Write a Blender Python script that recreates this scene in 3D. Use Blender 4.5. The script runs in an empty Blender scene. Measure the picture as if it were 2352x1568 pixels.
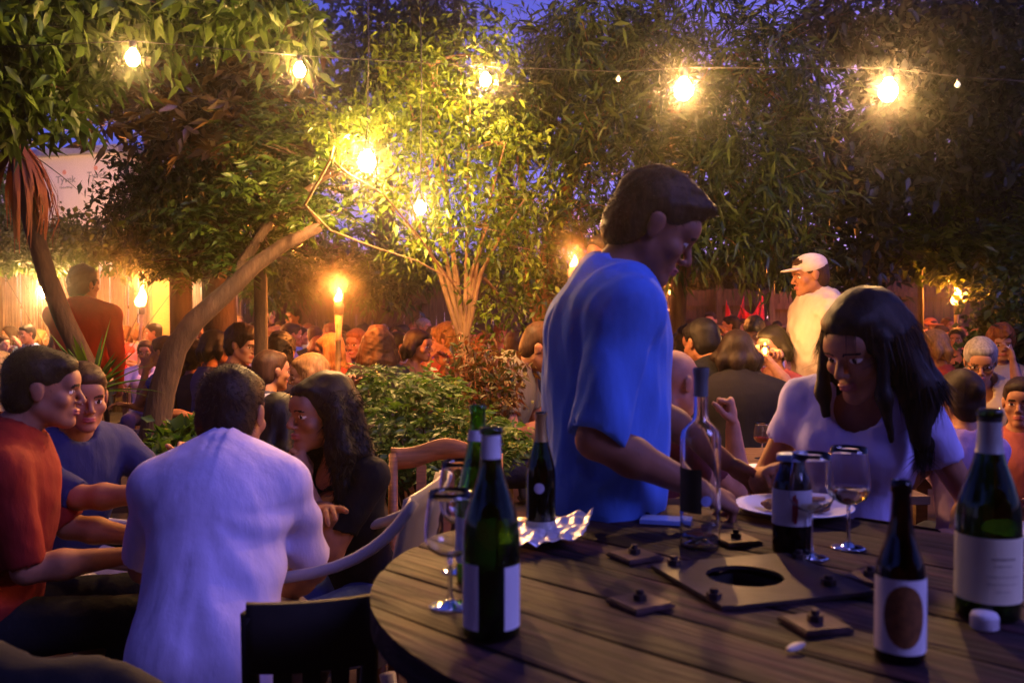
import bpy, math, random
import numpy as np
from mathutils import Vector
R = math.radians
scene = bpy.context.scene
# ------------------------------------------------------------ camera, sky, exposure
FOC, U0, V0, CAMH, PITCH = 2117.0, 1176.0, 784.0, 1.43, math.atan(53/2117.0)
cd = bpy.data.cameras.new('camera'); cam = bpy.data.objects.new('camera', cd)
scene.collection.objects.link(cam); scene.camera = cam
cam.location = (0, 0, CAMH); cam.rotation_euler = (math.pi/2-PITCH, 0, 0)
cd.lens = 36*FOC/2352; cd.sensor_width = 36; cd.clip_end = 500; cd.clip_start = .02
cd.dof.use_dof = True; cd.dof.focus_distance = 4.6; cd.dof.aperture_fstop = 4.2
w = bpy.data.worlds.new('World'); scene.world = w; w.use_nodes = True
nt = w.node_tree; bg = nt.nodes['Background']
sky = nt.nodes.new('ShaderNodeTexSky'); sky.sky_type = 'NISHITA'; sky.sun_disc = False
sky.sun_elevation = R(8.0); sky.sun_rotation = R(18); sky.air_density = 1.0; sky.dust_density = .2; sky.ozone_density = 4
mx = nt.nodes.new('ShaderNodeMix'); mx.data_type = 'RGBA'; mx.blend_type = 'MULTIPLY'; mx.inputs[0].default_value = 1
mx.inputs[7].default_value = (1.0, .60, 1.95, 1)     # tungsten white balance of the night picture: dusk goes violet
nt.links.new(sky.outputs[0], mx.inputs[6]); nt.links.new(mx.outputs[2], bg.inputs[0])
bg.inputs[1].default_value = .050
sl = bpy.data.lights.new('dusk_glow', 'SUN'); sl.energy = 1.25; sl.angle = R(28); sl.color = (.30, .27, 1)
so = bpy.data.objects.new('dusk_glow', sl); scene.collection.objects.link(so)
so.rotation_euler = (R(52), 0, R(58))               # last light, high on the right, slightly behind the camera
scene.view_settings.view_transform = 'Standard'; scene.view_settings.look = 'None'
scene.view_settings.exposure = .72; scene.view_settings.gamma = 1
# ------------------------------------------------------------ helpers
rng = np.random.default_rng(7); random.seed(7)
V3 = lambda *a: np.array(a if len(a) == 3 else a[0], float)
def nrm(v): v = np.asarray(v, float); return v/(np.linalg.norm(v)+1e-12)
def ray(u, v):
    x, z = (u-U0)/FOC, -(v-V0)/FOC; c, s = math.cos(PITCH), math.sin(PITCH)
    return V3(x, c+s*z, -s+c*z)
def P(u, v, Y): d = ray(u, v); return d*(Y/d[1])+V3(0, 0, CAMH)
def PZ(u, v, z): d = ray(u, v); return d*((z-CAMH)/d[2])+V3(0, 0, CAMH)
def mpp(Y): return Y/FOC                             # metres per photo pixel at depth Y
col = scene.collection
OFF = {}
def thing(name, label, cat, loc, group=None):
    o = bpy.data.objects.new(name, None); col.objects.link(o); o.location = [float(a) for a in loc]; o.empty_display_size = .1
    o['label'] = label; o['category'] = cat
    if group: o['group'] = group
    OFF[o.name] = V3(loc); return o
def tag(o, label=None, cat=None, group=None, kind=None):
    for k, x in (('label', label), ('category', cat), ('group', group), ('kind', kind)):
        if x: o[k] = x
    return o
def mk(name, verts, faces, mat, parent=None, smooth=True, loc=None, mats=None, midx=None, label=None):
    v = np.asarray(verts, float).reshape(-1, 3)
    off = OFF[parent.name] if parent is not None else (V3(loc) if loc is not None else V3(0, 0, 0))
    v = v-off
    me = bpy.data.meshes.new(name)
    if isinstance(faces, np.ndarray):
        n, k = faces.shape
        me.vertices.add(len(v)); me.vertices.foreach_set('co', v.astype(np.float32).ravel())
        me.loops.add(n*k); me.loops.foreach_set('vertex_index', faces.astype(np.int32).ravel())
        me.polygons.add(n); me.polygons.foreach_set('loop_start', np.arange(0, n*k, k, dtype=np.int32))
        me.update(calc_edges=True)
    else:
        me.from_pydata([tuple(a) for a in v.tolist()], [], faces); me.update()
    for m in (mats or [mat]): me.materials.append(m)
    if midx is not None: me.polygons.foreach_set('material_index', np.asarray(midx, dtype=np.int32))
    if smooth: me.polygons.foreach_set('use_smooth', np.ones(len(me.polygons), dtype=bool))
    me.validate()
    o = bpy.data.objects.new(name, me); col.objects.link(o)
    if parent is not None: o.parent = parent; OFF[o.name] = off
    else:
        o.location = [float(a) for a in off]; OFF[o.name] = off
    if label: o['label'] = label
    return o
class MB:
    def __init__(s): s.v = []; s.f = []
    def add(s, v, f):
        b = len(s.v); s.v += [tuple(map(float, a)) for a in v]; s.f += [tuple(int(i)+b for i in q) for q in f]; return s
    def box(s, c, size, rz=0, rx=0, ry=0, ax=None):
        c = V3(c); h = V3(size)/2
        if ax is None:
            cz, sz = math.cos(rz), math.sin(rz); cx, sx = math.cos(rx), math.sin(rx); cy, sy = math.cos(ry), math.sin(ry)
            M = np.array([[cz, -sz, 0], [sz, cz, 0], [0, 0, 1]])@np.array([[cy, 0, sy], [0, 1, 0], [-sy, 0, cy]])@np.array([[1, 0, 0], [0, cx, -sx], [0, sx, cx]])
        else: M = np.array(ax).T
        k = [c+M@(h*V3(i, j, l)) for l in (-1, 1) for j in (-1, 1) for i in (-1, 1)]
        return s.add(k, [(0, 2, 3, 1), (4, 5, 7, 6), (0, 1, 5, 4), (2, 6, 7, 3), (0, 4, 6, 2), (1, 3, 7, 5)])
    def beam(s, a, b, wd, th, up=(0, 0, 1)):
        a, b = V3(a), V3(b); y = nrm(b-a); x = np.cross(y, V3(up))
        x = nrm(x) if np.linalg.norm(x) > 1e-4 else V3(1, 0, 0); z = np.cross(x, y)
        return s.box((a+b)/2, (wd, np.linalg.norm(b-a), th), ax=[x, y, z])
    def tube(s, pts, rad, n=8, caps=True):
        pts = [V3(p) for p in pts]; m = len(pts)
        if np.isscalar(rad): rad = [rad]*m
        b = len(s.v); x = None
        for i, p in enumerate(pts):
            t = nrm(pts[min(i+1, m-1)]-pts[max(i-1, 0)])
            if x is None: x = nrm(np.cross(t, V3(0, 0, 1) if abs(t[2]) < .9 else V3(1, 0, 0)))
            x = nrm(x-t*np.dot(x, t)); y = np.cross(t, x)
            for k in range(n):
                a = 2*math.pi*k/n; s.v.append(tuple(p+rad[i]*(math.cos(a)*x+math.sin(a)*y)))
        for i in range(m-1):
            for k in range(n):
                k2 = (k+1) % n; s.f.append((b+i*n+k, b+i*n+k2, b+(i+1)*n+k2, b+(i+1)*n+k))
        if caps:
            s.f.append(tuple(b+k for k in range(n))[::-1]); s.f.append(tuple(b+(m-1)*n+k for k in range(n)))
        return s
    def lathe(s, c, prof, n=32, a0=0, a1=2*math.pi):
        c = V3(c); b = len(s.v); full = abs(a1-a0-2*math.pi) < 1e-6; m = n if full else n+1
        for r, z in prof:
            for k in range(m):
                a = a0+(a1-a0)*k/n; s.v.append((c[0]+r*math.cos(a), c[1]+r*math.sin(a), c[2]+z))
        for i in range(len(prof)-1):
            for k in range(n):
                k2 = (k+1) % m; s.f.append((b+i*m+k, b+i*m+k2, b+(i+1)*m+k2, b+(i+1)*m+k))
        return s
    def prism(s, poly, z0, z1):                      # poly: list of (x,y)
        n = len(poly); b = len(s.v)
        s.v += [(x, y, z0) for x, y in poly]+[(x, y, z1) for x, y in poly]
        s.f += [tuple(b+i for i in range(n))[::-1], tuple(b+n+i for i in range(n))]
        s.f += [(b+i, b+(i+1) % n, b+n+(i+1) % n, b+n+i) for i in range(n)]; return s
    def go(s, name, mat, parent=None, smooth=False, **k): return mk(name, s.v, s.f, mat, parent, smooth, **k)
# ------------------------------------------------------------ materials
MC = {}
def mat(name, c, rough=.6, metal=0, var=.25, scale=8, bump=.0, bscale=60, stretch=None, spec=.5, sss=0, emit=None, trans=0, ior=1.45, c2=None, coat=0, dist=.002, sheen=0):
    if name in MC: return MC[name]
    m = bpy.data.materials.new(name); m.use_nodes = True; MC[name] = m
    t = m.node_tree; b = t.nodes['Principled BSDF']; L = t.links.new
    b.inputs['Roughness'].default_value = rough; b.inputs['Metallic'].default_value = metal
    b.inputs['Specular IOR Level'].default_value = spec; b.inputs['IOR'].default_value = ior
    b.inputs['Transmission Weight'].default_value = trans; b.inputs['Coat Weight'].default_value = coat
    if sheen: b.inputs['Sheen Weight'].default_value = sheen
    if sss: b.inputs['Subsurface Weight'].default_value = sss; b.inputs['Subsurface Radius'].default_value = (.02, .008, .004)
    tc = t.nodes.new('ShaderNodeTexCoord'); mp = t.nodes.new('ShaderNodeMapping'); L(tc.outputs['Object'], mp.inputs[0])
    if stretch: mp.inputs['Scale'].default_value = stretch
    n = t.nodes.new('ShaderNodeTexNoise'); n.inputs['Scale'].default_value = scale; n.inputs['Detail'].default_value = 5; L(mp.outputs[0], n.inputs[0])
    r = t.nodes.new('ShaderNodeValToRGB'); r.color_ramp.elements[0].position = .3; r.color_ramp.elements[1].position = .7
    c = V3(c); d = V3(c2) if c2 is not None else np.clip(c*(1+var), 0, 1); lo = c if c2 is not None else c*(1-var)
    r.color_ramp.elements[0].color = (*lo, 1); r.color_ramp.elements[1].color = (*d, 1)
    L(n.outputs[0], r.inputs[0]); L(r.outputs[0], b.inputs['Base Color'])
    if bump:
        n2 = t.nodes.new('ShaderNodeTexNoise'); n2.inputs['Scale'].default_value = bscale; n2.inputs['Detail'].default_value = 6; L(mp.outputs[0], n2.inputs[0])
        bm = t.nodes.new('ShaderNodeBump'); bm.inputs['Strength'].default_value = bump; bm.inputs['Distance'].default_value = dist; L(n2.outputs[0], bm.inputs['Height']); L(bm.outputs[0], b.inputs['Normal'])
    if emit:
        b.inputs['Emission Color'].default_value = (*emit[:3], 1); b.inputs['Emission Strength'].default_value = emit[3]
    return m
m_black = mat('black_plastic', (.012, .011, .012), .5)
def leafmat(name, c, c2, tr=.35, rough=.45):
    if name in MC: return MC[name]
    m = bpy.data.materials.new(name); m.use_nodes = True; MC[name] = m
    t = m.node_tree; b = t.nodes['Principled BSDF']; L = t.links.new; out = t.nodes['Material Output']
    a = t.nodes.new('ShaderNodeAttribute'); a.attribute_name = 'rnd'
    r = t.nodes.new('ShaderNodeValToRGB'); r.color_ramp.elements[0].color = (*c, 1); r.color_ramp.elements[1].color = (*c2, 1)
    L(a.outputs['Fac'], r.inputs[0]); L(r.outputs[0], b.inputs['Base Color']); b.inputs['Roughness'].default_value = rough
    b.inputs['Specular IOR Level'].default_value = .35
    tl = t.nodes.new('ShaderNodeBsdfTranslucent'); L(r.outputs[0], tl.inputs[0])
    ms = t.nodes.new('ShaderNodeMixShader'); ms.inputs[0].default_value = tr
    L(b.outputs[0], ms.inputs[1]); L(tl.outputs[0], ms.inputs[2]); L(ms.outputs[0], out.inputs[0])
    return m
# ------------------------------------------------------------ distance-field mesher (one continuous skin per body or garment)
def waves(X, Y, Z, seed, sc, stretch=(1, 1, 1)):
    g = np.random.default_rng(seed); s = 0
    for i in range(7):
        d = g.normal(size=3)*np.array(stretch)*sc*(1+.35*i); ph = g.uniform(0, 6.3)
        q = d[0]*X+d[1]*Y+d[2]*Z+ph
        s = s+np.sin(q+1.3*np.sin(.6*q+2.1*ph+.5*d[1]*X-.5*d[0]*Z))/(1+.4*i)
    return s/3.
def axis(lo, hi, res, fine):
    xs = [lo]
    while xs[-1] < hi:
        x = xs[-1]; st = res
        for a, b, r in fine:
            if a-res < x < b: st = min(st, r)
        xs.append(x+st)
    return np.array(xs)
def prim_box(p):
    if p[0] == 'c':
        a, b, ra, rb = p[1:5]; m = max(ra, rb); return np.minimum(a, b)-m, np.maximum(a, b)+m
    m = max(p[2]); return p[1]-m, p[1]+m
def field_mesh(prims, res, fine=(), noise=None, cuts=()):
    """prims: ('c',a,b,ra,rb,k[,axis,scale]) | ('e',c,(r,r,r),M,k) | ('-e',...) ; cuts: (point, normal) keeps the side behind"""
    pos = [p for p in prims if p[0] != '-e']
    lo = np.min([prim_box(p)[0] for p in pos], 0)-2*res-.01; hi = np.max([prim_box(p)[1] for p in pos], 0)+2*res+.01
    ax = [axis(lo[i], hi[i], res, [(c[i]-r, c[i]+r, q) for c, r, q in fine]) for i in range(3)]
    xs, ys, zs = ax
    F = np.full((len(xs), len(ys), len(zs)), .5, np.float32)
    for p in prims:
        l, h = prim_box(p); k = p[-1] if p[0] != 'c' else p[5]; e = k+res*2.5+.012
        sl = [slice(max(0, np.searchsorted(ax[i], l[i]-e)-1), np.searchsorted(ax[i], h[i]+e)+1) for i in range(3)]
        X, Y, Z = xs[sl[0], None, None], ys[None, sl[1], None], zs[None, None, sl[2]]
        if p[0] == 'c':
            a, b, ra, rb = p[1:5]; ba = b-a; l2 = max(ba@ba, 1e-9)
            px, py, pz = X-a[0], Y-a[1], Z-a[2]
            t = np.clip((px*ba[0]+py*ba[1]+pz*ba[2])/l2, 0, 1)
            dx, dy, dz = px-t*ba[0], py-t*ba[1], pz-t*ba[2]
            d2 = dx*dx+dy*dy+dz*dz
            if len(p) > 6:
                w_, s_ = p[6], p[7]; q = dx*w_[0]+dy*w_[1]+dz*w_[2]; d2 = d2+q*q*(s_*s_-1)
            D = np.sqrt(np.maximum(d2, 0))-(ra+(rb-ra)*t)
        else:
            c, rr, M = p[1:4]; px, py, pz = X-c[0], Y-c[1], Z-c[2]
            q = [px*M[i][0]+py*M[i][1]+pz*M[i][2] for i in range(3)]
            k0 = np.sqrt(sum((q[i]/rr[i])**2 for i in range(3))); k1 = np.sqrt(sum((q[i]/rr[i]**2)**2 for i in range(3)))
            D = k0*(k0-1)/np.maximum(k1, 1e-6)
        S = F[tuple(sl)]
        if p[0] == '-e':
            D = -D; hh = np.maximum(k-np.abs(S-D), 0)/k; F[tuple(sl)] = np.maximum(S, D)+hh*hh*k/4
        else:
            hh = np.maximum(k-np.abs(S-D), 0)/k; F[tuple(sl)] = np.minimum(S, D)-hh*hh*k/4
    X, Y, Z = xs[:, None, None], ys[None, :, None], zs[None, None, :]
    if noise is not None: F = F+noise(X, Y, Z)
    for pt, n in cuts:
        n = nrm(n); F = np.maximum(F, (X-pt[0])*n[0]+(Y-pt[1])*n[1]+(Z-pt[2])*n[2])
    return surfnets(F, xs, ys, zs)
_CO = [(0, 0, 0), (1, 0, 0), (0, 1, 0), (1, 1, 0), (0, 0, 1), (1, 0, 1), (0, 1, 1), (1, 1, 1)]
_ED = [(a, b) for a in range(8) for b in range(a+1, 8) if sum(abs(_CO[a][i]-_CO[b][i]) for i in range(3)) == 1]
def surfnets(F, xs, ys, zs):
    S = F < 0; n = np.zeros(tuple(s-1 for s in F.shape), np.int8)
    for c in _CO: n += S[c[0]:F.shape[0]-1+c[0], c[1]:F.shape[1]-1+c[1], c[2]:F.shape[2]-1+c[2]]
    act = (n > 0) & (n < 8); I = np.argwhere(act); idx = np.full(act.shape, -1, np.int64); idx[act] = np.arange(len(I))
    f = np.stack([F[I[:, 0]+c[0], I[:, 1]+c[1], I[:, 2]+c[2]] for c in _CO], 1)
    acc = np.zeros((len(I), 3)); cnt = np.zeros(len(I)); co = np.array(_CO, float)
    for a, b in _ED:
        m = (f[:, a] < 0) != (f[:, b] < 0); t = f[m, a]/(f[m, a]-f[m, b])
        acc[m] += co[a]+t[:, None]*(co[b]-co[a]); cnt[m] += 1
    l = acc/cnt[:, None]
    Vv = np.stack([ax[I[:, i]]+l[:, i]*(ax[I[:, i]+1]-ax[I[:, i]]) for i, ax in enumerate((xs, ys, zs))], 1)
    Q = []
    for d in range(3):
        e1, e2 = (d+1) % 3, (d+2) % 3
        A = [slice(None)]*3; B = [slice(None)]*3; A[d] = slice(0, -1); B[d] = slice(1, None)
        E = np.argwhere(S[tuple(A)] != S[tuple(B)])
        E = E[(E[:, e1] > 0) & (E[:, e2] > 0) & (E[:, e1] < F.shape[e1]-1) & (E[:, e2] < F.shape[e2]-1)]
        ins = S[E[:, 0], E[:, 1], E[:, 2]]
        def g(o1, o2):
            K = E.copy(); K[:, e1] -= o1; K[:, e2] -= o2; return idx[K[:, 0], K[:, 1], K[:, 2]]
        q = np.stack([g(1, 1), g(0, 1), g(0, 0), g(1, 0)], 1); q[~ins] = q[~ins][:, ::-1]
        Q.append(q[(q >= 0).all(1)])
    return Vv, np.concatenate(Q)
def vnormals(v, f):
    a = np.cross(v[f[:, 2]]-v[f[:, 0]], v[f[:, 3]]-v[f[:, 1]]); n = np.zeros_like(v)
    for i in range(4): np.add.at(n, f[:, i], a)
    return n/(np.linalg.norm(n, axis=1)[:, None]+1e-12)
def slivers(pts, dirs, length, width, side=None, curl=0, seg=2):
    """thin tapered ribbons: hair locks, grass"""
    n = len(pts); d = dirs/(np.linalg.norm(dirs, axis=1)[:, None]+1e-9)
    if side is None: side = rng.normal(size=(n, 3))
    s = np.cross(d, side); s /= np.linalg.norm(s, axis=1)[:, None]+1e-9
    t = np.cross(s, d); L = length*rng.uniform(.5, 1.2, n)[:, None]; vs = []
    c = curl*rng.normal(size=(n, 1))
    for i in range(seg+1):
        q = i/seg; p = pts+d*L*q+t*c*L*q*q*1.0; wd = width*(1-q*.92)
        vs += [p-s*wd/2, p+s*wd/2]
    V = np.stack(vs, 1).reshape(-1, 3); m = 2*(seg+1); b = np.arange(n)[:, None]*m; F = []
    for i in range(seg): F.append(b+np.array([[2*i, 2*i+1, 2*i+3, 2*i+2]]))
    return V, np.concatenate(F)
def joinm(parts):
    V, F, o = [], [], 0
    for v, f in parts: V.append(v); F.append(f+o); o += len(v)
    return np.concatenate(V), np.concatenate(F)
# ------------------------------------------------------------ ground
m_ground = mat('soil', (.055, .038, .026), .95, var=.5, scale=3, bump=.6, bscale=30, dist=.01)
xs = np.linspace(-120, 120, 60); ys = np.linspace(-60, 180, 60)
gv = np.stack(np.meshgrid(xs, ys, indexing='ij'), -1).reshape(-1, 2); gz = np.zeros(len(gv))
gf = np.array([[i*60+j, (i+1)*60+j, (i+1)*60+j+1, i*60+j+1] for i in range(59) for j in range(59)])
tag(mk('ground', np.c_[gv, gz], gf, m_ground), kind='structure')
# ------------------------------------------------------------ lamps
def plight(name, loc, e, c, r, parent):
    l = bpy.data.lights.new(name, 'POINT'); l.energy = e; l.color = c; l.shadow_soft_size = r
    o = bpy.data.objects.new(name, l); col.objects.link(o); o.parent = parent; o.location = [float(a) for a in (V3(loc)-OFF[parent.name])]
    return o
m_bulb = mat('bulb_glass', (1, .9, .7), .3, emit=(1, .62, .25, 60))
m_dim = mat('unlit_bulb_glow', (.75, .8, .7), .2, emit=(.9, 1, .7, .35))  # weak emission painted on: these bulbs are not lit
WARM = (1, .52, .17)
LAMP = 1.45
def lampmat(st):
    m = bpy.data.materials.new('lit_bulb'); m.use_nodes = True; b = m.node_tree.nodes['Principled BSDF']; b.inputs['Emission Color'].default_value = (*WARM, 1); b.inputs['Emission Strength'].default_value = st; return m
def bulb(u, v, Y, r, e, label, group, lit=True, hang=None):
    c = P(u, v, Y); t = thing('string_bulb' if hang is None else 'hanging_bulb', label, 'light bulb', c, group)
    m = MB(); m.lathe(c, [(0, -r*1.15), (r*.5, -r*1.05), (r*.9, -r*.5), (r, 0), (r*.8, r*.65), (r*.42, r*1.15), (r*.38, r*1.4)], 12); m.go('glass', lampmat(e/(math.pi*4*math.pi*r*r)) if lit else m_dim, t, True)
    m = MB(); m.lathe(c, [(r*.45, r*1.3), (r*.5, r*1.4), (r*.5, r*2.3), (r*.25, r*2.5), (0, r*2.5)], 14); m.go('socket', m_black, t, True)
    if hang is not None:
        m = MB(); m.tube([c+V3(0, 0, r*2.4), c+V3(.01, 0, hang*.5), c+V3(0, 0, hang)], .004, 6); m.go('cord', m_black, t, True)
    return c
SG = 'bulbs on the string wire'
pts = []
for u, v, Y, r, e, l in [(305, 134, 3.8, .028, 12, 'lit bulb on the wire among the broad leaves at top left'),
                         (688, 162, 4.1, .026, 18, 'small lit bulb on the wire between the dark tree and the yellow shrub'),
                         (1115, 184, 5.2, .030, 38, 'smallest lit bulb on the wire above the many-stemmed shrub'),
                         (1570, 207, 4.2, .040, 42, 'large glowing bulb on the wire above the standing man in blue'),
                         (2040, 209, 4.1, .040, 42, 'large glowing bulb on the wire before the dark tree on the right')]:
    c = bulb(u, v, Y, r, e*LAMP, l, SG); pts.append(c+V3(0, 0, r*2.5))
for u, v, Y, l in [(1420, 182, 4.4, 'tiny unlit bulb on the wire between the third and fourth lit bulbs'), (2200, 195, 4.0, 'tiny unlit bulb at the right end of the wire')]:
    c = bulb(u, v, Y, .011, 0, l, SG, lit=False); pts.append(c+V3(0, 0, .035))
pts = [P(-200, 118, 3.9)]+sorted(pts, key=lambda p: p[0])+[P(2600, 205, 3.9)]
m = MB(); m.tube(pts, .0022, 6); tag(m.go('light_wire', m_black, None, True), 'thin black wire carrying the bulbs across the garden', 'wire')
bulb(843, 372, 4.75, .044, 70*LAMP, 'brightest hanging bulb in front of the yellow-lit shrub', None, hang=1.2)
bulb(965, 478, 5.05, .030, 26*LAMP, 'small hanging bulb half inside the yellow-lit shrub', None, hang=1.3)
bulb(105, 668, 12.2, .080, 130*LAMP, 'large bulb shining against the cane fence at the far left', None, hang=.75)
bulb(423, 657, 12.6, .060, 70*LAMP, 'bulb before the orange reed screen beside the leaning trunk', None, hang=.7)
bulb(112, 588, 16.0, .06, 260*LAMP, 'small orange lamp above the trellis that lights the wrapped building', None, hang=.35)
m_cane = mat('bamboo', (.42, .24, .08), .5, var=.3, scale=14, bump=.3)
m_tin = mat('torch_tin', (.10, .07, .05), .5, metal=.6)
def flamemat():
    m = bpy.data.materials.new('flame'); m.use_nodes = True; t = m.node_tree; b = t.nodes['Principled BSDF']
    b.inputs['Base Color'].default_value = (1, .5, .1, 1); b.inputs['Emission Color'].default_value = (1, .43, .09, 1); b.inputs['Emission Strength'].default_value = 14
    return m
m_flame = flamemat()
def torch(u, v, Y, fh, e, label, tip=None, lean=(0, 0), group='bamboo torches'):
    c = P(u, v, Y); s = fh*mpp(Y); base = V3(c[0]+lean[0], c[1]+lean[1], 0)
    t = thing('garden_torch', label, 'torch', base, group)
    m = MB(); w_ = s*.30
    m.lathe(c, [(0, -s*.5), (w_*.7, -s*.42), (w_, -s*.2), (w_*.85, s*.05), (w_*.45, s*.32), (.001, s*.62)], 14)
    m.v = [(x+.25*w_*math.sin((z-c[2])/s*5), y, z) for x, y, z in m.v]; m.go('flame', m_flame, t, True)
    k = c-V3(0, 0, s*.5)
    m = MB(); m.lathe(k, [(.012, .02), (.02, .01), (.036, -.005), (.034, -.07), (.02, -.10), (0, -.10)], 14); m.go('oil_can', m_tin, t, True)
    m = MB(); top = k-V3(0, 0, .06); n = 7
    pp = [top*(1-i/n)+base*(i/n) for i in range(n+1)]; q = []; rr = []
    for i, x in enumerate(pp):
        rb = .020-.006*i/n
        for d, f in ((-.012, 1), (0, 1.25), (.012, 1)):
            if 0 < i < n: q.append(x+V3(0, 0, -d)); rr.append(rb*f)
        if i in (0, n): q.append(x); rr.append(.03 if i == 0 else rb)
    m.tube(q, rr, 10); m.go('pole', m_cane, t, True)
    m = MB()
    for k2 in range(7):
        a = k2*math.pi*2/7; d = V3(math.cos(a), math.sin(a), 0); m.beam(top+d*.024+V3(0, 0, .07), top+d*.016+V3(0, 0, -.12), .008, .003, up=d)
    m.go('basket', m_cane, t)
    plight('flame_light', c+V3(0, -.02, s*.75), e*1.5*LAMP, (1, .27, .04), .05, t)
torch(325, 684, 11.0, 44, 65, 'bamboo torch with the tallest flame beside the man in the orange-red sweater', lean=(-.10, 0))
torch(498, 638, 9.5, 20, 45, 'thin torch with a small round flame above the leaning trunk', lean=(-.07, 0))
torch(778, 680, 6.6, 32, 46, 'thick bamboo torch burning behind the long-haired woman', lean=(-.05, .1))
torch(1319, 603, 4.9, 30, 14, 'torch with a thin flame beside the dark face behind the man in blue', lean=(.06, .3))
torch(1545, 665, 9.5, 26, 80, 'torch burning below the chin of the man in blue', lean=(.0, .1))
torch(2198, 682, 10.6, 38, 120, 'torch with a pointed flame before the fence at the right', lean=(-.08, 0))
# ------------------------------------------------------------ fences, screens and the wrapped house
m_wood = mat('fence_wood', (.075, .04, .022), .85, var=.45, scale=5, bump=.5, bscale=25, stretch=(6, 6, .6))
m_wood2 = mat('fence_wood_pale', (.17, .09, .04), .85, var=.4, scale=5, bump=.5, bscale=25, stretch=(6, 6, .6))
def fence(u0, u1, Y0, Y1, ztop, label, mt, wd=.14):
    a, b = P(u0, 731, Y0), P(u1, 731, Y1); a[2] = b[2] = 0
    L = np.linalg.norm(b-a); d = (b-a)/L; t = thing('wooden_fence', label, 'fence', a); nn = np.cross(d, V3(0, 0, 1))
    m = MB(); n = int(L/wd)
    for i in range(n):
        c = a+d*(i+.5)*L/n; h = ztop+rng.uniform(-.02, .02)
        m.box(c+V3(0, 0, h/2)+nn*rng.uniform(-.004, .004), (L/n-.008, .02, h), rz=math.atan2(d[1], d[0])+rng.uniform(-.01, .01))
    m.go('board_panel', mt, t)
    m = MB()
    for z in (.4, ztop-.22): m.box((a+b)/2+nn*.035+V3(0, 0, z), (L, .035, .09), rz=math.atan2(d[1], d[0]))
    m.go('rail', mt, t)
    for i in range(int(L/2.2)+1):
        m = MB(); c = a+d*min(i*2.2, L)+nn*.10; m.box(c+V3(0, 0, ztop/2+.04), (.09, .09, ztop+.08), rz=math.atan2(d[1], d[0])); m.go('post', mt, t)
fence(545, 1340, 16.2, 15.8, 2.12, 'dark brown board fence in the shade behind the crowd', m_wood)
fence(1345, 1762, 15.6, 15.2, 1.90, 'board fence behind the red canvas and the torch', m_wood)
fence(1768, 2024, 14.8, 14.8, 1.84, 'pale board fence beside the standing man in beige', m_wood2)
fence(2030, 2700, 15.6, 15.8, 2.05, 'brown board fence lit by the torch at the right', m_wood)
# cane fence at the left, lit by the bulbs
a, b = P(-260, 731, 13.8), P(545, 731, 14.2); a[2] = b[2] = 0
t = thing('cane_fence', 'tall cane fence glowing orange behind the man in the sweater', 'fence', a)
m = MB(); n = 300; m_cf = mat('cane', (.30, .18, .085), .7, var=.35, scale=9, bump=.4, stretch=(5, 5, .8))
for i in range(n):
    c = a+(b-a)*i/(n-1); h = 2.2+rng.uniform(-.06, .05); x = c+V3(rng.uniform(-.01, .01), rng.uniform(-.012, .012), 0)
    m.tube([x, x+V3(rng.uniform(-.02, .02), 0, h/2), x+V3(rng.uniform(-.03, .03), 0, h)], [.019, .018, .014], 6)
m.go('cane_panel', m_cf, t, True)
m = MB(); m.beam(a+V3(0, .05, .45), b+V3(0, .05, .45), .04, .05); m.beam(a+V3(0, .05, 1.6), b+V3(0, .05, 1.6), .04, .05); m.go('rail', m_wood2, t)
for f in (0, .25, .5, .75, 1):
    m = MB(); c = a+(b-a)*f+V3(0, .11, 0); m.box(c+V3(0, 0, 1), (.08, .08, 2.0)); m.go('post', m_wood2, t)
# orange reed screen
c0, c1 = P(352, 760, 13.3), P(402, 760, 13.3)
t = thing('reed_screen', 'orange reed screen standing beside the bright torch', 'screen', (c0[0], c0[1], 0))
m = MB(); w_ = c1[0]-c0[0]
m.box(((c0[0]+c1[0])/2, c0[1], 1.0), (w_, .02, 1.96)); m.go('reed_panel', mat('reed', (.55, .26, .07), .8, var=.3, scale=30, stretch=(.5, .5, 12), bump=.6, bscale=60), t)
m = MB(); m.beam((c0[0]-.02, c0[1], 0), (c0[0]-.02, c0[1], 2.0), .04, .04); m.beam((c1[0]+.02, c0[1], 0), (c1[0]+.02, c0[1], 2.0), .04, .04); m.go('frame', m_cf, t)
# trellis over the cane fence
t = thing('trellis', 'dark timber trellis carrying vines above the cane fence', 'trellis', (a[0], 12.9, 0))
for k, x in enumerate((-7.2, -4.6, -2.5)):
    m = MB(); m.box((x, 12.9, 1.18), (.10, .10, 2.3)); m.go('post', m_wood, t)
m = MB(); m.beam((-8.9, 12.9, 2.40), (-2.6, 12.9, 2.40), .07, .12); m.beam((-8.9, 14.6, 2.41), (-2.6, 14.6, 2.41), .07, .12); m.go('beam', m_wood, t)
m = MB()
for i in range(13): m.beam((-8.8+i*.51, 12.6, 2.50), (-8.8+i*.51, 14.9, 2.51), .04, .06)
m.go('rafter', m_wood, t)
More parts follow.
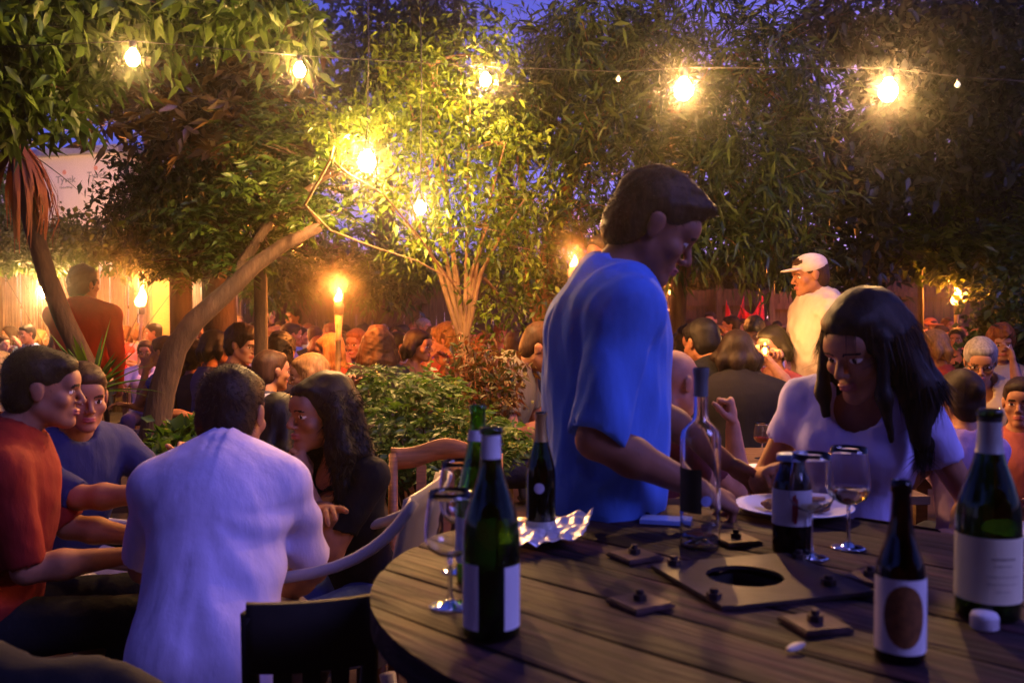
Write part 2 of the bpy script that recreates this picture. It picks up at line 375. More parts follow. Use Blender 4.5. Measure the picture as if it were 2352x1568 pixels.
# house with building wrap
m_wrap = mat('wrap', (.84, .76, .86), .6, var=.05, scale=2, bump=.35, bscale=4, dist=.05)
m_ink = mat('wrap_print', (.22, .24, .34), .7); m_logo = mat('wrap_emblem', (.75, .35, .30), .7)
h0, h1 = P(60, 731, 20.0), P(352, 731, 19.0)
d = nrm(V3(h1[0]-h0[0], h1[1]-h0[1], 0)); L = np.linalg.norm((h1-h0)[:2]); hb = V3(h0[0], h0[1], 0)
t = thing('wrapped_house', 'pale building wall covered in printed white house wrap behind the trees', 'building', hb-d*3)
rz = math.atan2(d[1], d[0]); zt = P(200, 358, 19.5)[2]
m = MB(); m.box(hb+d*(L-2.9)+V3(0, 3, zt/2), (6.2, 6, zt), rz=rz); m.go('wall', m_wrap, t)
m = MB(); m.box(hb+d*(L-2.9)+V3(0, 2.95, zt+.06), (6.5, 6.3, .14), rz=rz); m.go('roof_edge', mat('roof_edge', (.30, .30, .42), .6), t)
nrmw = np.cross(d, V3(0, 0, 1)); nrmw = nrmw if nrmw[1] < 0 else -nrmw
front = hb+d*(L-2.9)+V3(0, 3, 0)+nrmw*3.004
def text3d(name, body, size, origin, xd, yd, mt, parent, ext=.003, align='CENTER'):
    cu = bpy.data.curves.new(name, 'FONT'); cu.body = body; cu.size = size; cu.extrude = ext; cu.align_x = align
    o = bpy.data.objects.new(name, cu); col.objects.link(o); dg = bpy.context.evaluated_depsgraph_get(); dg.update()
    me = o.evaluated_get(dg).to_mesh(); v = [tuple(q.co) for q in me.vertices]; f = [tuple(p.vertices) for p in me.polygons]
    o.evaluated_get(dg).to_mesh_clear(); bpy.data.objects.remove(o, do_unlink=True)
    xd, yd = nrm(xd), nrm(yd); zd = np.cross(xd, yd); v = [V3(origin)+a*xd+b*yd+c*zd for a, b, c in v]
    return mk(name, v, f, mt, parent, False)
def on_wall(u, v):
    dd = ray(u, v); o = V3(0, 0, CAMH); s = np.dot(front-o, nrmw)/np.dot(dd, nrmw); return o+dd*s
for (u, v) in ((151, 420), (223, 410)):
    p = on_wall(u, v)+nrmw*.002; text3d('wrap_lettering', 'Tyvek', .21, p, d, V3(0, 0, 1), m_ink, t)
    p = on_wall(u+1, v+13)+nrmw*.002; text3d('wrap_lettering', 'HomeWrap', .068, p, d, V3(0, 0, 1), m_ink, t)
    p = on_wall(u-3, v-24)+nrmw*.002; m = MB(); m.tube([p-nrmw*.002, p+nrmw*.004], .048, 18); m.go('wrap_emblem', m_logo, t)

# unseen wall added behind the camera to block low dusk light
m_brick = mat('brick', (.16, .06, .04), .9, var=.4, scale=6, bump=.4)
t = thing('light_block_wall', 'unseen brick wall added behind the camera to block dusk light', 'wall', (0, -5, 0)); m = MB(); m.box((0, -5, 1.9), (24, .25, 3.8)); m.go('brickwork', m_brick, t); m = MB(); m.box((0, -5, 3.85), (24.1, .34, .1)); m.go('coping', MC['brick'], t)
# ------------------------------------------------------------ foliage
def leafmesh(pts, dirs, L, W, fold=.25, rn=None, droop=.0):
    n = len(pts); d = dirs/(np.linalg.norm(dirs, axis=1)[:, None]+1e-9)
    s = np.cross(d, rng.normal(size=(n, 3))*.6+V3(0, 0, 1)); s /= np.linalg.norm(s, axis=1)[:, None]+1e-9
    up = np.cross(s, d); l = (L*rng.uniform(.4, 1.25, n))[:, None]; wd = W/L*l*rng.uniform(.8, 1.25, (n, 1))
    B = pts; T = pts+d*l-V3(0, 0, 1)*l*droop; M = pts+d*l*.48-up*wd*fold
    Lf = pts+d*l*.42+s*wd/2; Rt = pts+d*l*.42-s*wd/2
    V = np.stack([B, Rt, T, M, Lf], 1).reshape(-1, 3); b = np.arange(n)[:, None]*5
    F = np.concatenate([b+np.array([[0, 1, 2, 3]]), b+np.array([[0, 3, 2, 4]])], 1).reshape(-1, 4)
    if rn is None: rn = rng.uniform(0, 1, n)
    return V, F, np.repeat(rn, 2)
def clumps(blobs, n, spread, kind, L, W, hole=.0):
    """leaves in clumps through the volume of the blobs (centre, radii)"""
    vol = np.array([b[1][0]*b[1][2] for b in blobs]); vol = vol/vol.sum(); P_, D_, Rn = [], [], []
    for (c, r), f in zip(blobs, vol):
        k = max(3, int(n*f)); u = rng.normal(size=(k, 3)); u /= np.linalg.norm(u, axis=1)[:, None]
        rad = rng.uniform(.15, 1.12, k)**.6; cc = V3(c)+u*rad[:, None]*V3(r)*(1+.22*np.sin(u[:, :1]*7+c[0]*3)+.2*np.sin(u[:, 2:]*9+c[1]))
        if kind == 'rosette':
            m = 8; ax = u*.6+rng.normal(size=(k, 3))*.3+V3(0, 0, .5); ax /= np.linalg.norm(ax, axis=1)[:, None]
            t1 = np.cross(ax, rng.normal(size=(k, 3))); t1 /= np.linalg.norm(t1, axis=1)[:, None]; t2 = np.cross(ax, t1)
            for i in range(m):
                a = 2*math.pi*i/m+rng.uniform(-.3, .3, k); dd = t1*np.cos(a)[:, None]+t2*np.sin(a)[:, None]+ax*rng.uniform(.1, .7, k)[:, None]
                P_.append(cc+dd*.01); D_.append(dd); Rn.append(np.clip(rng.uniform(0, 1, k)*.6+.2, 0, 1))
        elif kind == 'fern':
            m = 12; dr = u*.5+rng.normal(size=(k, 3))*.5; dr[:, 2] *= .4; dr /= np.linalg.norm(dr, axis=1)[:, None]
            sd = np.cross(dr, V3(0, 0, 1)+rng.normal(size=(k, 3))*.25); sd /= np.linalg.norm(sd, axis=1)[:, None]; base = rng.uniform(0, 1, k)
            for i in range(m):
                q = (i//2+.5)/(m/2); sg = 1 if i % 2 else -1
                P_.append(cc+dr*q*spread*1.6-V3(0, 0, 1)*q*q*spread*.5); D_.append(sd*sg+dr*.5-V3(0, 0, .15)); Rn.append(np.clip(base+rng.normal(size=k)*.1, 0, 1))
        elif kind == 'droop':
            m = 10; base = rng.uniform(0, 1, k); st = rng.normal(size=(k, 3))*V3(.6, .6, .5)-V3(0, 0, .12); st /= np.linalg.norm(st, axis=1)[:, None]
            for i in range(m):
                q = i/m; dd = st+rng.normal(size=(k, 3))*.5-V3(0, 0, .15)
                P_.append(cc+st*q*spread*2.2+rng.normal(size=(k, 3))*spread*.15); D_.append(dd); Rn.append(np.clip(base+rng.normal(size=k)*.15, 0, 1))
        else:
            m = 10; base = rng.uniform(0, 1, k); st = u*.5+rng.normal(size=(k, 3))*.6; st /= np.linalg.norm(st, axis=1)[:, None]
            for i in range(m):
                dd = st*.5+rng.normal(size=(k, 3))*.7-V3(0, 0, .25)
                P_.append(cc+st*(i/m)*spread*1.4+rng.normal(size=(k, 3))*spread*.35); D_.append(dd); Rn.append(np.clip(base+rng.normal(size=k)*.15, 0, 1))
    Pn, Dn, Rr = np.concatenate(P_), np.concatenate(D_), np.concatenate(Rn)
    return leafmesh(Pn, Dn, L, W, rn=Rr, droop=.15)
def foliage(name, V, F, rn, mt, parent):
    o = mk(name, V, F, mt, parent, False); a = o.data.attributes.new('rnd', 'FLOAT', 'FACE'); a.data.foreach_set('value', rn.astype(np.float32)); return o
def bez(a, b, k, bend):
    a, b = V3(a), V3(b); mid = (a+b)/2+V3(bend); return [(1-t)**2*a+2*t*(1-t)*mid+t*t*b for t in np.linspace(0, 1, k)]
m_bark = mat('bark', (.045, .024, .013), .9, var=.45, scale=10, bump=.8, bscale=30, dist=.01, stretch=(2, 2, .5))
m_bark2 = mat('pale_bark', (.15, .085, .04), .85, var=.4, scale=10, bump=.7, bscale=28, dist=.008, stretch=(2, 2, .5))
def blobs_px(l): return [(P(u, v, Y), (ru*mpp(Y), (rd if rd else (ru+rv)/2*mpp(Y)), rv*mpp(Y))) for u, v, Y, ru, rv, rd in l]
def tree(name, label, cat, trunks, bl, n, L, W, kind, spread, mt, bark=None, group=None, twig=.012, tr=None, nb=None):
    """trunks: list of (points, radii)"""
    bark = bark or m_bark; base = V3(trunks[0][0][0]); t = thing(name, label, cat, (base[0], base[1], 0), group)
    blobs = blobs_px(bl); m = MB()
    for p, r in trunks: m.tube(p, r, 10)
    m.go('trunk', bark, t, True)
    tips = [V3(q) for p, r in trunks for q in p[len(p)//2:]]; m = MB()
    for c, r in blobs:
        s = min(tips, key=lambda q: np.linalg.norm(q-c)); Ls = np.linalg.norm(c-s)
        m.tube(bez(s, c, 6, (0, 0, .12*Ls)), list(np.linspace(twig*2.0, twig, 6)), 6)
        for j in range(nb or 6):
            u = nrm(rng.normal(size=3)); e = c+u*V3(r)*.95; m.tube(bez(c if j % 2 else (s+c)/2, e, 5, rng.normal(size=3)*.08*Ls), list(np.linspace(twig*.7, twig*.2, 5)), 5)
    m.go('branches', bark, t, True)
    V, F, rn = clumps(blobs, n, spread, kind, L, W); foliage('crown', V, F, rn, mt, t); return t
def px(l): return [P(u, v, Y) for u, v, Y in l]
def ground_px(u, Y): p = P(u, 731, Y); return V3(p[0], p[1], 0)
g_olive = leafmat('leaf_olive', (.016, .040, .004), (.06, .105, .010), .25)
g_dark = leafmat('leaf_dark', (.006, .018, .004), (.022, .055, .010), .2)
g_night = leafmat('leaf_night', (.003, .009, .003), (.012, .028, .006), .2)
g_brown = leafmat('leaf_bronze', (.018, .016, .006), (.13, .075, .015), .15)
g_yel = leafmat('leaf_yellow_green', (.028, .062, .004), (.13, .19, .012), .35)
g_blue = leafmat('leaf_grey_green', (.012, .030, .008), (.065, .105, .022), .3)
g_fresh = leafmat('leaf_fresh', (.020, .060, .008), (.09, .18, .018), .4)
g_dead = leafmat('leaf_dead', (.10, .03, .012), (.22, .07, .03), .1, .7)
# big-leaved tree overhanging the top left
tree('overhanging_tree', 'broad-leaved tree with lit leaves hanging over the upper left', 'tree',
     [([ground_px(-420, 4.4)]+px([(-400, 500, 4.3), (-330, 150, 4.2), (-150, -80, 4.2), (200, -140, 4.3), (600, -160, 4.4)]), [.16, .14, .12, .09, .06, .03])],
     [(40, 30, 4.1, 190, 80, .5), (20, 190, 4.2, 110, 70, .4), (150, 205, 4.3, 80, 42, .3), (250, 60, 4.3, 120, 70, .4), (420, 25, 4.4, 130, 45, .4), (600, 30, 4.4, 110, 45, .4), (670, 85, 4.5, 45, 40, .25), (10, 275, 4.5, 55, 40, .3)],
     560, .105, .040, 'spray', .09, g_olive, twig=.010)
tree('loquat_tree', 'dark tree with bronze leaf rosettes left of centre', 'tree',
     [([ground_px(520, 7.0)]+px([(500, 600, 7.0), (470, 420, 6.9), (450, 250, 6.8)]), [.14, .12, .09, .05])],
     [(300, 120, 6.6, 130, 100, .8), (470, 130, 6.6, 150, 110, .8), (600, 210, 6.5, 110, 110, .7), (420, 290, 6.4, 150, 90, .7), (540, 350, 6.2, 100, 60, .6), (250, 230, 6.6, 80, 50, .6), (650, 60, 7, 80, 60, .6)],
     1000, .14, .045, 'rosette', .1, g_brown)
tree('round_evergreen', 'dense dark green evergreen in front of the wrapped building', 'tree',
     [([ground_px(420, 6.9)]+px([(415, 640, 6.9), (410, 480, 6.9)]), [.09, .08, .05])],
     [(350, 470, 6.7, 70, 90, .5), (450, 440, 6.6, 130, 90, .6), (560, 420, 6.6, 120, 80, .6), (400, 540, 6.7, 120, 50, .5), (275, 490, 6.9, 28, 30, .3), (640, 470, 6.7, 90, 70, .5)],
     1500, .07, .028, 'spray', .08, g_dark)
tree('leaning_tree', 'tree with a thick brown trunk leaning right over the seated guests', 'tree',
     [(px([(345, 1240, 4.95), (352, 1010, 4.95), (372, 900, 4.95), (402, 800, 4.95), (446, 738, 4.95), (520, 672, 5.0), (585, 610, 5.05), (655, 560, 5.1), (735, 520, 5.15)]), [.085, .08, .07, .064, .056, .05, .043, .036, .03]),
      (px([(520, 672, 5.0), (560, 600, 5.2), (640, 480, 5.4), (760, 400, 5.4)]), [.04, .03, .025, .015])],
     [(700, 350, 5.6, 130, 70, .4), (620, 440, 5.5, 110, 60, .4), (720, 480, 5.4, 90, 50, .4), (500, 520, 5.5, 110, 60, .4), (420, 600, 5.6, 90, 30, .3), (650, 290, 5.9, 100, 60, .4), (560, 585, 5.4, 80, 35, .3)],
     800, .06, .024, 'fern', .09, g_olive)
# two bare arching twigs over the bright bulb
m_tw = m_bark2
t = thing('arching_branch', 'long bare arching branch crossing in front of the brightest bulb', 'branch', P(735, 520, 5.15))
m = MB(); m.tube(px([(735, 515, 5.15), (700, 470, 5.0), (760, 365, 4.8), (800, 400, 4.7), (880, 445, 4.7), (960, 540, 4.9), (1060, 680, 5.2)]), [.009, .008, .008, .007, .006, .005, .003], 6)
m.tube(px([(700, 470, 5.0), (760, 530, 4.9), (860, 568, 4.9), (960, 600, 5.0), (1050, 650, 5.1)]), [.006, .006, .005, .004, .003], 6)
m.tube(px([(760, 365, 4.8), (770, 320, 4.75), (755, 280, 4.7)]), [.008, .006, .003], 6); m.go('stem', m_tw, t, True)
cc = [(P(u, v, Y), (.12, .1, .1)) for u, v, Y in [(765, 290, 4.7), (745, 345, 4.75), (800, 315, 4.7), (860, 240, 4.9), (880, 275, 4.9), (720, 275, 4.8)]]
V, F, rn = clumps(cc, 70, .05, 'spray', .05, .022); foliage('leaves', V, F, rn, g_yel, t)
# many-stemmed shrub at the centre, lit from in front
st = []
for k, (u, v) in enumerate([(850, 300), (930, 200), (1000, 330), (1080, 230), (1160, 330), (1210, 450), (900, 480), (1120, 520), (990, 150)]):
    q = 1070+(u-1070)*.12
    st.append(([ground_px(1068+rng.uniform(-8, 8), 5.7), P(1068+k*2-8, 790, 5.7), P(1066+(u-1066)*.25, 650+rng.uniform(-30, 30), 5.65), P(1066+(u-1066)*.6, 640+(v-640)*.55, 5.6), P(u, v, 5.5)], [.020, .018, .014, .009, .004]))
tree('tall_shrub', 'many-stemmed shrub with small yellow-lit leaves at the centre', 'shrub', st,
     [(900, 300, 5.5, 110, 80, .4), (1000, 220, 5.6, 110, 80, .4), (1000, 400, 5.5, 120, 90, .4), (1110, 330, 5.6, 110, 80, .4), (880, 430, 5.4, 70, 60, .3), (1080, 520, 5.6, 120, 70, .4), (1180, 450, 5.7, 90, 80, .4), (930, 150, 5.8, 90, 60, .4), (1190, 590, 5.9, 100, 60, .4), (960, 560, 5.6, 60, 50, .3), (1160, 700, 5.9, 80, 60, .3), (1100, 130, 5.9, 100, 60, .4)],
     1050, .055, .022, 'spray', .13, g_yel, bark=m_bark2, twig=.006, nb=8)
tree('willow_tree', 'tall tree of narrow drooping grey-green leaves behind the man in blue', 'tree',
     [([ground_px(1262, 7.2)]+px([(1258, 760, 7.2), (1250, 630, 7.2), (1290, 450, 7.3), (1400, 250, 7.4), (1500, 60, 7.5)]), [.11, .085, .075, .07, .055, .035]),
      ([ground_px(1262, 7.2)]+px([(1238, 745, 7.2), (1215, 660, 7.2), (1200, 420, 7.2), (1180, 200, 7.3)]), [.05, .045, .04, .03, .02]),
      ([ground_px(1540, 7.8)]+px([(1560, 640, 7.7), (1650, 400, 7.5), (1640, 150, 7.5)]), [.08, .07, .05, .03])],
     [(1330, 120, 7.0, 150, 120, .8), (1500, 60, 7.2, 150, 90, .8), (1380, 330, 6.8, 130, 110, .7), (1300, 500, 6.8, 110, 90, .6), (1560, 260, 7.0, 150, 120, .7), (1720, 120, 7.4, 140, 110, .8), (1680, 360, 7.0, 140, 110, .7), (1800, 440, 7.1, 110, 110, .7), (1640, 540, 7.0, 140, 80, .6), (1780, 580, 7.2, 110, 60, .5), (1820, 250, 7.3, 90, 100, .6), (1230, 260, 7.2, 100, 110, .6), (1460, 560, 7.1, 110, 80, .5), (1290, 640, 7.3, 90, 50, .4)],
     2300, .13, .024, 'droop', .14, g_blue, bark=m_bark2)
tree('shade_tree', 'dark broad tree filling the upper right corner', 'tree',
     [([ground_px(2400, 11.0)]+px([(2390, 600, 11.0), (2340, 300, 11.0), (2230, 120, 10.8)]), [.15, .13, .10, .06])],
     [(2020, 60, 10.1, 130, 80, .7), (2180, 90, 9.8, 150, 110, .8), (2310, 200, 9.6, 110, 140, .7), (2180, 290, 9.7, 130, 100, .6), (2030, 250, 10.0, 100, 100, .6), (1960, 420, 9.5, 90, 100, .6), (2060, 420, 9.8, 110, 80, .6), (2300, 400, 9.6, 110, 80, .6), (1900, 560, 9.6, 80, 60, .5), (1980, 610, 9.5, 60, 60, .4), (2330, 20, 9.8, 110, 80, .6), (2200, 440, 9.8, 120, 80, .5), (1900, 60, 9.7, 80, 60, .4)],
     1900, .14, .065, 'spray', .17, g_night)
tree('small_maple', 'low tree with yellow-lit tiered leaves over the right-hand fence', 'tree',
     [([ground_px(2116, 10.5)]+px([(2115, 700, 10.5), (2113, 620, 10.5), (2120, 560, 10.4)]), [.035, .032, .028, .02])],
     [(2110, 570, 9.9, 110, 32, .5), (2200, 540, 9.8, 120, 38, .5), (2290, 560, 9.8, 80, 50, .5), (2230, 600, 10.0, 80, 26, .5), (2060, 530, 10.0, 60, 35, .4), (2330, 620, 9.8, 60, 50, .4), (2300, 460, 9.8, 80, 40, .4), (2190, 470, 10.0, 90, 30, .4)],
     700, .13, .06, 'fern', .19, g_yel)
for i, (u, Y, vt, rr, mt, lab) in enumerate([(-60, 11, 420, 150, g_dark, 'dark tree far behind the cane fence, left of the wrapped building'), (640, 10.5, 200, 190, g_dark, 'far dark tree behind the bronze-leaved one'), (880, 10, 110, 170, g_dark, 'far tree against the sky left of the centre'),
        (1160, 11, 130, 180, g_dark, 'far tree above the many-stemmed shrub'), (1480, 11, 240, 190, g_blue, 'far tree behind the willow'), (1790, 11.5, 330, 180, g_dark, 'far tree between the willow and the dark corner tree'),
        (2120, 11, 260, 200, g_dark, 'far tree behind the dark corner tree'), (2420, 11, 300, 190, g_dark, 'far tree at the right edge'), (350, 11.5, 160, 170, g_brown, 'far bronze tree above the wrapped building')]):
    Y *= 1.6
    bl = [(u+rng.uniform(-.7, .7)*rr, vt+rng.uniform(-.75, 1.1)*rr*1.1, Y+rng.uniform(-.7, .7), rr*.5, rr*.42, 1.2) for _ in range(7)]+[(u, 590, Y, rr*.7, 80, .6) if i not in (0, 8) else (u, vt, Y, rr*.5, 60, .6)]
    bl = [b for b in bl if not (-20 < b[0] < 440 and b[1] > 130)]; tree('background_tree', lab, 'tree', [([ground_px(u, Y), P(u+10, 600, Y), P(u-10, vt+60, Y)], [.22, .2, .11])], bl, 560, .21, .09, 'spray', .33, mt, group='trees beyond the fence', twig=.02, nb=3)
def shrub(name, label, bl, n, L, W, kind, spread, mt, cat='shrub', group=None, stems=6, bark=None, tw=.006):
    blobs = blobs_px(bl); c = np.mean([b[0] for b in blobs], 0); t = thing(name, label, cat, (c[0], c[1], 0), group)
    m = MB()
    for cc, r in blobs:
        for j in range(stems): m.tube(bez((c[0]+rng.uniform(-.1, .1), c[1]+rng.uniform(-.1, .1), 0), cc+nrm(rng.normal(size=3))*V3(r)*.8, 6, (0, 0, .15)), list(np.linspace(tw*1.6, tw*.4, 6)), 5)
    m.go('stems', bark or m_bark, t, True)
    V, F, rn = clumps(blobs, n, spread, kind, L, W); foliage('foliage', V, F, rn, mt, t); return t
shrub('trellis_vine', 'tangled vine lying on the trellis above the cane fence', [(60, 575, 12.2, 130, 40, .4), (200, 560, 12.2, 110, 40, .4), (330, 575, 12.1, 100, 35, .4), (450, 590, 11.9, 90, 30, .4), (10, 535, 12.7, 80, 25, .4), (150, 545, 12.9, 60, 15, .3)], 1500, .10, .05, 'spray', .14, g_olive, 'vine', stems=1)
shrub('fence_shrub', 'dark shrub hanging over the fence behind the thick torch', [(640, 640, 12.5, 90, 50, .4), (760, 610, 12.6, 90, 50, .4), (880, 640, 12.2, 70, 60, .4), (960, 610, 12.5, 60, 40, .3)], 620, .14, .045, 'droop', .18, g_olive)
shrub('edge_shrub', 'dark leafy shrub at the right edge before the fence', [(2330, 720, 7.3, 60, 70, .3), (2310, 800, 7.0, 70, 60, .3), (2370, 780, 6.8, 60, 90, .3)], 520, .08, .045, 'spray', .11, g_dark)
shrub('fern_bush', 'low bright green bush of feathery leaves between the tables', [(900, 885, 4.2, 75, 42, .25), (870, 960, 4.0, 60, 50, .25), (985, 905, 4.3, 75, 45, .25), (1000, 985, 4.0, 90, 50, .25), (1100, 990, 4.2, 70, 45, .25), (1170, 1010, 4.1, 50, 40, .2), (920, 1040, 3.9, 90, 40, .2), (1040, 1060, 3.9, 110, 40, .2)], 620, .045, .019, 'fern', .085, g_fresh)
shrub('flower_shrub', 'airy shrub with reddish twigs and leaves beside the bending man', [(1090, 830, 4.9, 45, 35, .25), (1140, 870, 4.8, 50, 45, .25), (1060, 890, 4.8, 35, 30, .2), (1110, 930, 4.6, 50, 35, .2)], 190, .05, .022, 'spray', .08, leafmat('leaf_red_green', (.03, .06, .012), (.15, .045, .012), .3), bark=mat('red_twig', (.30, .10, .03), .7), tw=.005)
shrub('ground_plant', 'low leafy plant beside the foot of the leaning trunk', [(400, 1035, 4.1, 60, 22, .2), (450, 1015, 4.2, 35, 15, .15)], 90, .09, .05, 'spray', .07, g_fresh, 'plant')
# spiky plants
def spiky(name, label, u, v, Y, n, ln, wd, mt, updir=(.0, 0, 1), spread=1.0, trunk=None, dead=None, cat='plant'):
    c = P(u, v, Y); base = trunk[0] if trunk else V3(c[0], c[1], 0); t = thing(name, label, cat, (base[0], base[1], 0))
    m = MB()
    if trunk: m.tube(trunk, list(np.linspace(.06, .045, len(trunk))), 10)
    else: m.tube([V3(c[0], c[1], 0), c], [.05, .04], 10)
    m.go('trunk', m_bark, t, True)
    m = MB(); rn = []
    for i in range(n):
        d = nrm(rng.normal(size=3)*V3(1, 1, .6)*spread+V3(updir)); L = ln*rng.uniform(.65, 1.1); s = nrm(np.cross(d, V3(0, 0, 1)+rng.normal(size=3)*.1)); up = np.cross(s, d)
        vs = []
        for q in np.linspace(0, 1, 6):
            p = c+d*L*q-V3(0, 0, 1)*L*.22*q*q*(1-abs(d[2]))*1.5; wq = wd*(.5+1.2*q-1.7*q**2.2)+.001; vs += [p-s*wq/2+up*wq*.18, p, p+s*wq/2+up*wq*.18]
        m.add(vs, sum([[(k*3, k*3+1, k*3+4, k*3+3), (k*3+1, k*3+2, k*3+5, k*3+4)] for k in range(5)], [])); rn += [rng.uniform()]*10
    foliage('leaf_tuft', np.array(m.v), np.array(m.f), np.array(rn), mt, t)
    if dead:
        m = MB(); rn = []
        for i in range(dead):
            a = rng.uniform(0, 6.28); d = V3(math.cos(a)*.28, math.sin(a)*.28, -1); L = rng.uniform(.35, .62); s = nrm(np.cross(d, V3(math.cos(a), math.sin(a), .3))); vs = []
            for q in np.linspace(0, 1, 5):
                p = c+V3(0, 0, rng.uniform(-.01, .01))+V3(math.cos(a), math.sin(a), 0)*(.05+.16*math.sin(q*2.2))*rng.uniform(.95, 1.1)+V3(0, 0, -L*q); wq = .03*(1-q)+.003; vs += [p-s*wq/2, p+s*wq/2]
            m.add(vs, [(2*k, 2*k+1, 2*k+3, 2*k+2) for k in range(4)]); rn += [rng.uniform()]*4
        foliage('dead_leaves', np.array(m.v), np.array(m.f), np.array(rn), g_dead, t)
spiky('cordyline_tree', 'slanting palm-like trunk with a skirt of dead red leaves at the left', 38, 335, 5.3, 34, .5, .035, g_dark, trunk=[ground_px(235, 5.2)]+px([(205, 850, 5.2), (150, 740, 5.2), (110, 640, 5.2), (75, 520, 5.25), (38, 350, 5.3)]), dead=70, cat='tree')
spiky('yucca_plant', 'spiky yucca with upright green blades below the sweatered man', 212, 905, 4.5, 34, .38, .042, g_fresh, updir=(0, 0, .9), spread=.75)
spiky('yucca_plant', 'spiky blades rising from the foliage above the leaning trunk', 598, 560, 5.9, 24, .42, .03, g_fresh, updir=(0, 0, .8), spread=.8)

# unseen trees added, like the wall, to keep dusk sky light off the garden
def add_blocker_tree(name, label, base, bl, n):
    t = thing(name, label, 'tree', base); m = MB(); m.tube([V3(base), V3(base)+V3(.1, .1, 2.4), V3(base)+V3(.3, .4, 4.4)], [.2, .17, .10], 10); m.go('trunk', m_bark, t, True)
    m = MB(); s = V3(base)+V3(.3, .4, 4.3)
    for c, r in bl: m.tube(bez(s, c, 5, (0, 0, .3)), [.07, .06, .05, .03, .02], 6)
    m.go('branches', m_bark, t, True); V, F, rn = clumps(bl, n, .3, 'spray', .26, .13); foliage('crown', V, F, rn, g_dark, t)
add_blocker_tree('light_block_tree', 'unseen tree added to shade the near left from the sky', (-4.2, -1.0, 0), [(V3(-3.5, -.5, 5.0), (1.8, 2, .8)), (V3(-1.6, .3, 5.4), (1.6, 1.8, .7)), (V3(-4.2, 2.2, 4.9), (1.5, 1.6, .9)), (V3(-5.2, .5, 3.6), (1.1, 1.8, 1.4)), (V3(-2.2, -2.6, 4.8), (2, 1.2, 1.4))], 900)
add_blocker_tree('light_block_tree', 'unseen tree added behind the camera to shade the garden', (1.2, -3.6, 0), [(V3(.8, -2.4, 5.2), (1.8, 1.3, .9)), (V3(2.6, -3.2, 4.6), (1.5, 1.2, 1.3)), (V3(.3, -3.8, 3.8), (2, 1, 1.6)), (V3(.9, .2, 5.8), (1.3, 1.3, .5))], 700)

for i, (u0, u1, Y, lab) in enumerate([(560, 1340, 17.4, 'dark clipped hedge showing above the brown fence behind the crowd'), (1350, 1760, 17.0, 'dark hedge behind the red canvas'), (1770, 2500, 17.2, 'dark hedge above the right-hand fence')]):
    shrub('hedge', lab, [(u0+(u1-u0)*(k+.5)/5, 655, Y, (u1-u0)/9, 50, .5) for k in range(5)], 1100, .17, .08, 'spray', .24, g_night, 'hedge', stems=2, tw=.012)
# ------------------------------------------------------------ people
UP = V3(0, 0, 1)
def rotm(axis_, deg):
    a = nrm(axis_); t = R(deg); c, s = math.cos(t), math.sin(t); x, y, z = a
    return np.array([[c+x*x*(1-c), x*y*(1-c)-z*s, x*z*(1-c)+y*s], [y*x*(1-c)+z*s, c+y*y*(1-c), y*z*(1-c)-x*s], [z*x*(1-c)-y*s, z*y*(1-c)+x*s, c+z*z*(1-c)]])
def ik(a, b, l1, l2, pole):
    d = b-a; L = np.linalg.norm(d); mxl = (l1+l2)*.995
    if L > mxl: b = a+d/L*mxl; d = b-a; L = mxl
    u = d/L; q = (l1*l1-l2*l2+L*L)/(2*L); h = math.sqrt(max(l1*l1-q*q, 0)); p = V3(pole)-u*np.dot(pole, u); return a+u*q+nrm(p)*h, b
def frame(f, up=UP):
    f = nrm(f); r = nrm(np.cross(f, up)); return np.array([r, f, np.cross(r, f)])       # rows: right, forward, up
def hand(w, fd, pn, side, kind, s=1.0):
    """palm, five fingers and a thumb; fd along the hand, pn out of the palm"""
    fd = nrm(fd); pn = nrm(pn-fd*np.dot(pn, fd)); lat = np.cross(fd, pn)*side; pr = []
    pr.append(('c', w, w+fd*.04*s, .024*s, .030*s, .012*s, pn, 1.55)); pr.append(('c', w+fd*.045*s-lat*.012*s, w+fd*.078*s-lat*.018*s, .026*s, .022*s, .012*s, pn, 1.6)); pr.append(('c', w+fd*.045*s+lat*.012*s, w+fd*.08*s+lat*.018*s, .026*s, .022*s, .012*s, pn, 1.6))
    curl = {'relax': (22, 26, 18), 'flat': (6, 8, 6), 'grip': (48, 62, 40), 'fist': (80, 88, 55), 'pinch': (42, 40, 25)}[kind]
    for i, (o, L, r) in enumerate(((.030, .078, .0088), (.0105, .088, .0092), (-.0095, .082, .0088), (-.029, .064, .0078))):
        p = w+fd*(.085-.004*abs(i-1))*s+lat*o*s; d = nrm(fd+lat*(.10-.07*i)); ax_ = np.cross(d, pn)
        cc = [c*(1+.10*(i-1.5)) for c in curl]
        if kind == 'pinch' and i > 1: cc = [c*1.5 for c in cc]
        for j, f in enumerate((.46, .30, .24)):
            d = rotm(ax_, cc[j]*1.0)@d; q = p+d*L*f*s; pr.append(('c', p, q, (r-.0006*j)*s, (r-.0006*(j+1))*s, .003)); p = q
    tb = w+fd*.022*s+lat*.026*s; tk = {'relax': .35, 'flat': .1, 'grip': .9, 'fist': 1.1, 'pinch': .9}[kind]
    d = nrm(fd*.75+lat*.75+pn*tk*.6); p = tb+d*.040*s; pr.append(('c', tb, p, .015*s, .0115*s, .008)); d2 = nrm(d*.7+fd*.5-lat*.35*tk+pn*.25*tk); p2 = p+d2*.032*s; pr.append(('c', p, p2, .0115*s, .0098*s, .003)); pr.append(('c', p2, p2+nrm(d2+pn*.2)*.022*s, .0098*s, .0085*s, .003))
    return pr
SEATS = []
def skin(tone):
    return mat('skin_%d' % tone, [(.31, .135, .075), (.27, .11, .062), (.38, .18, .12), (.12, .05, .03)][tone], .6, var=.12, scale=30, bump=.12, bscale=220, sss=.05, spec=.3)
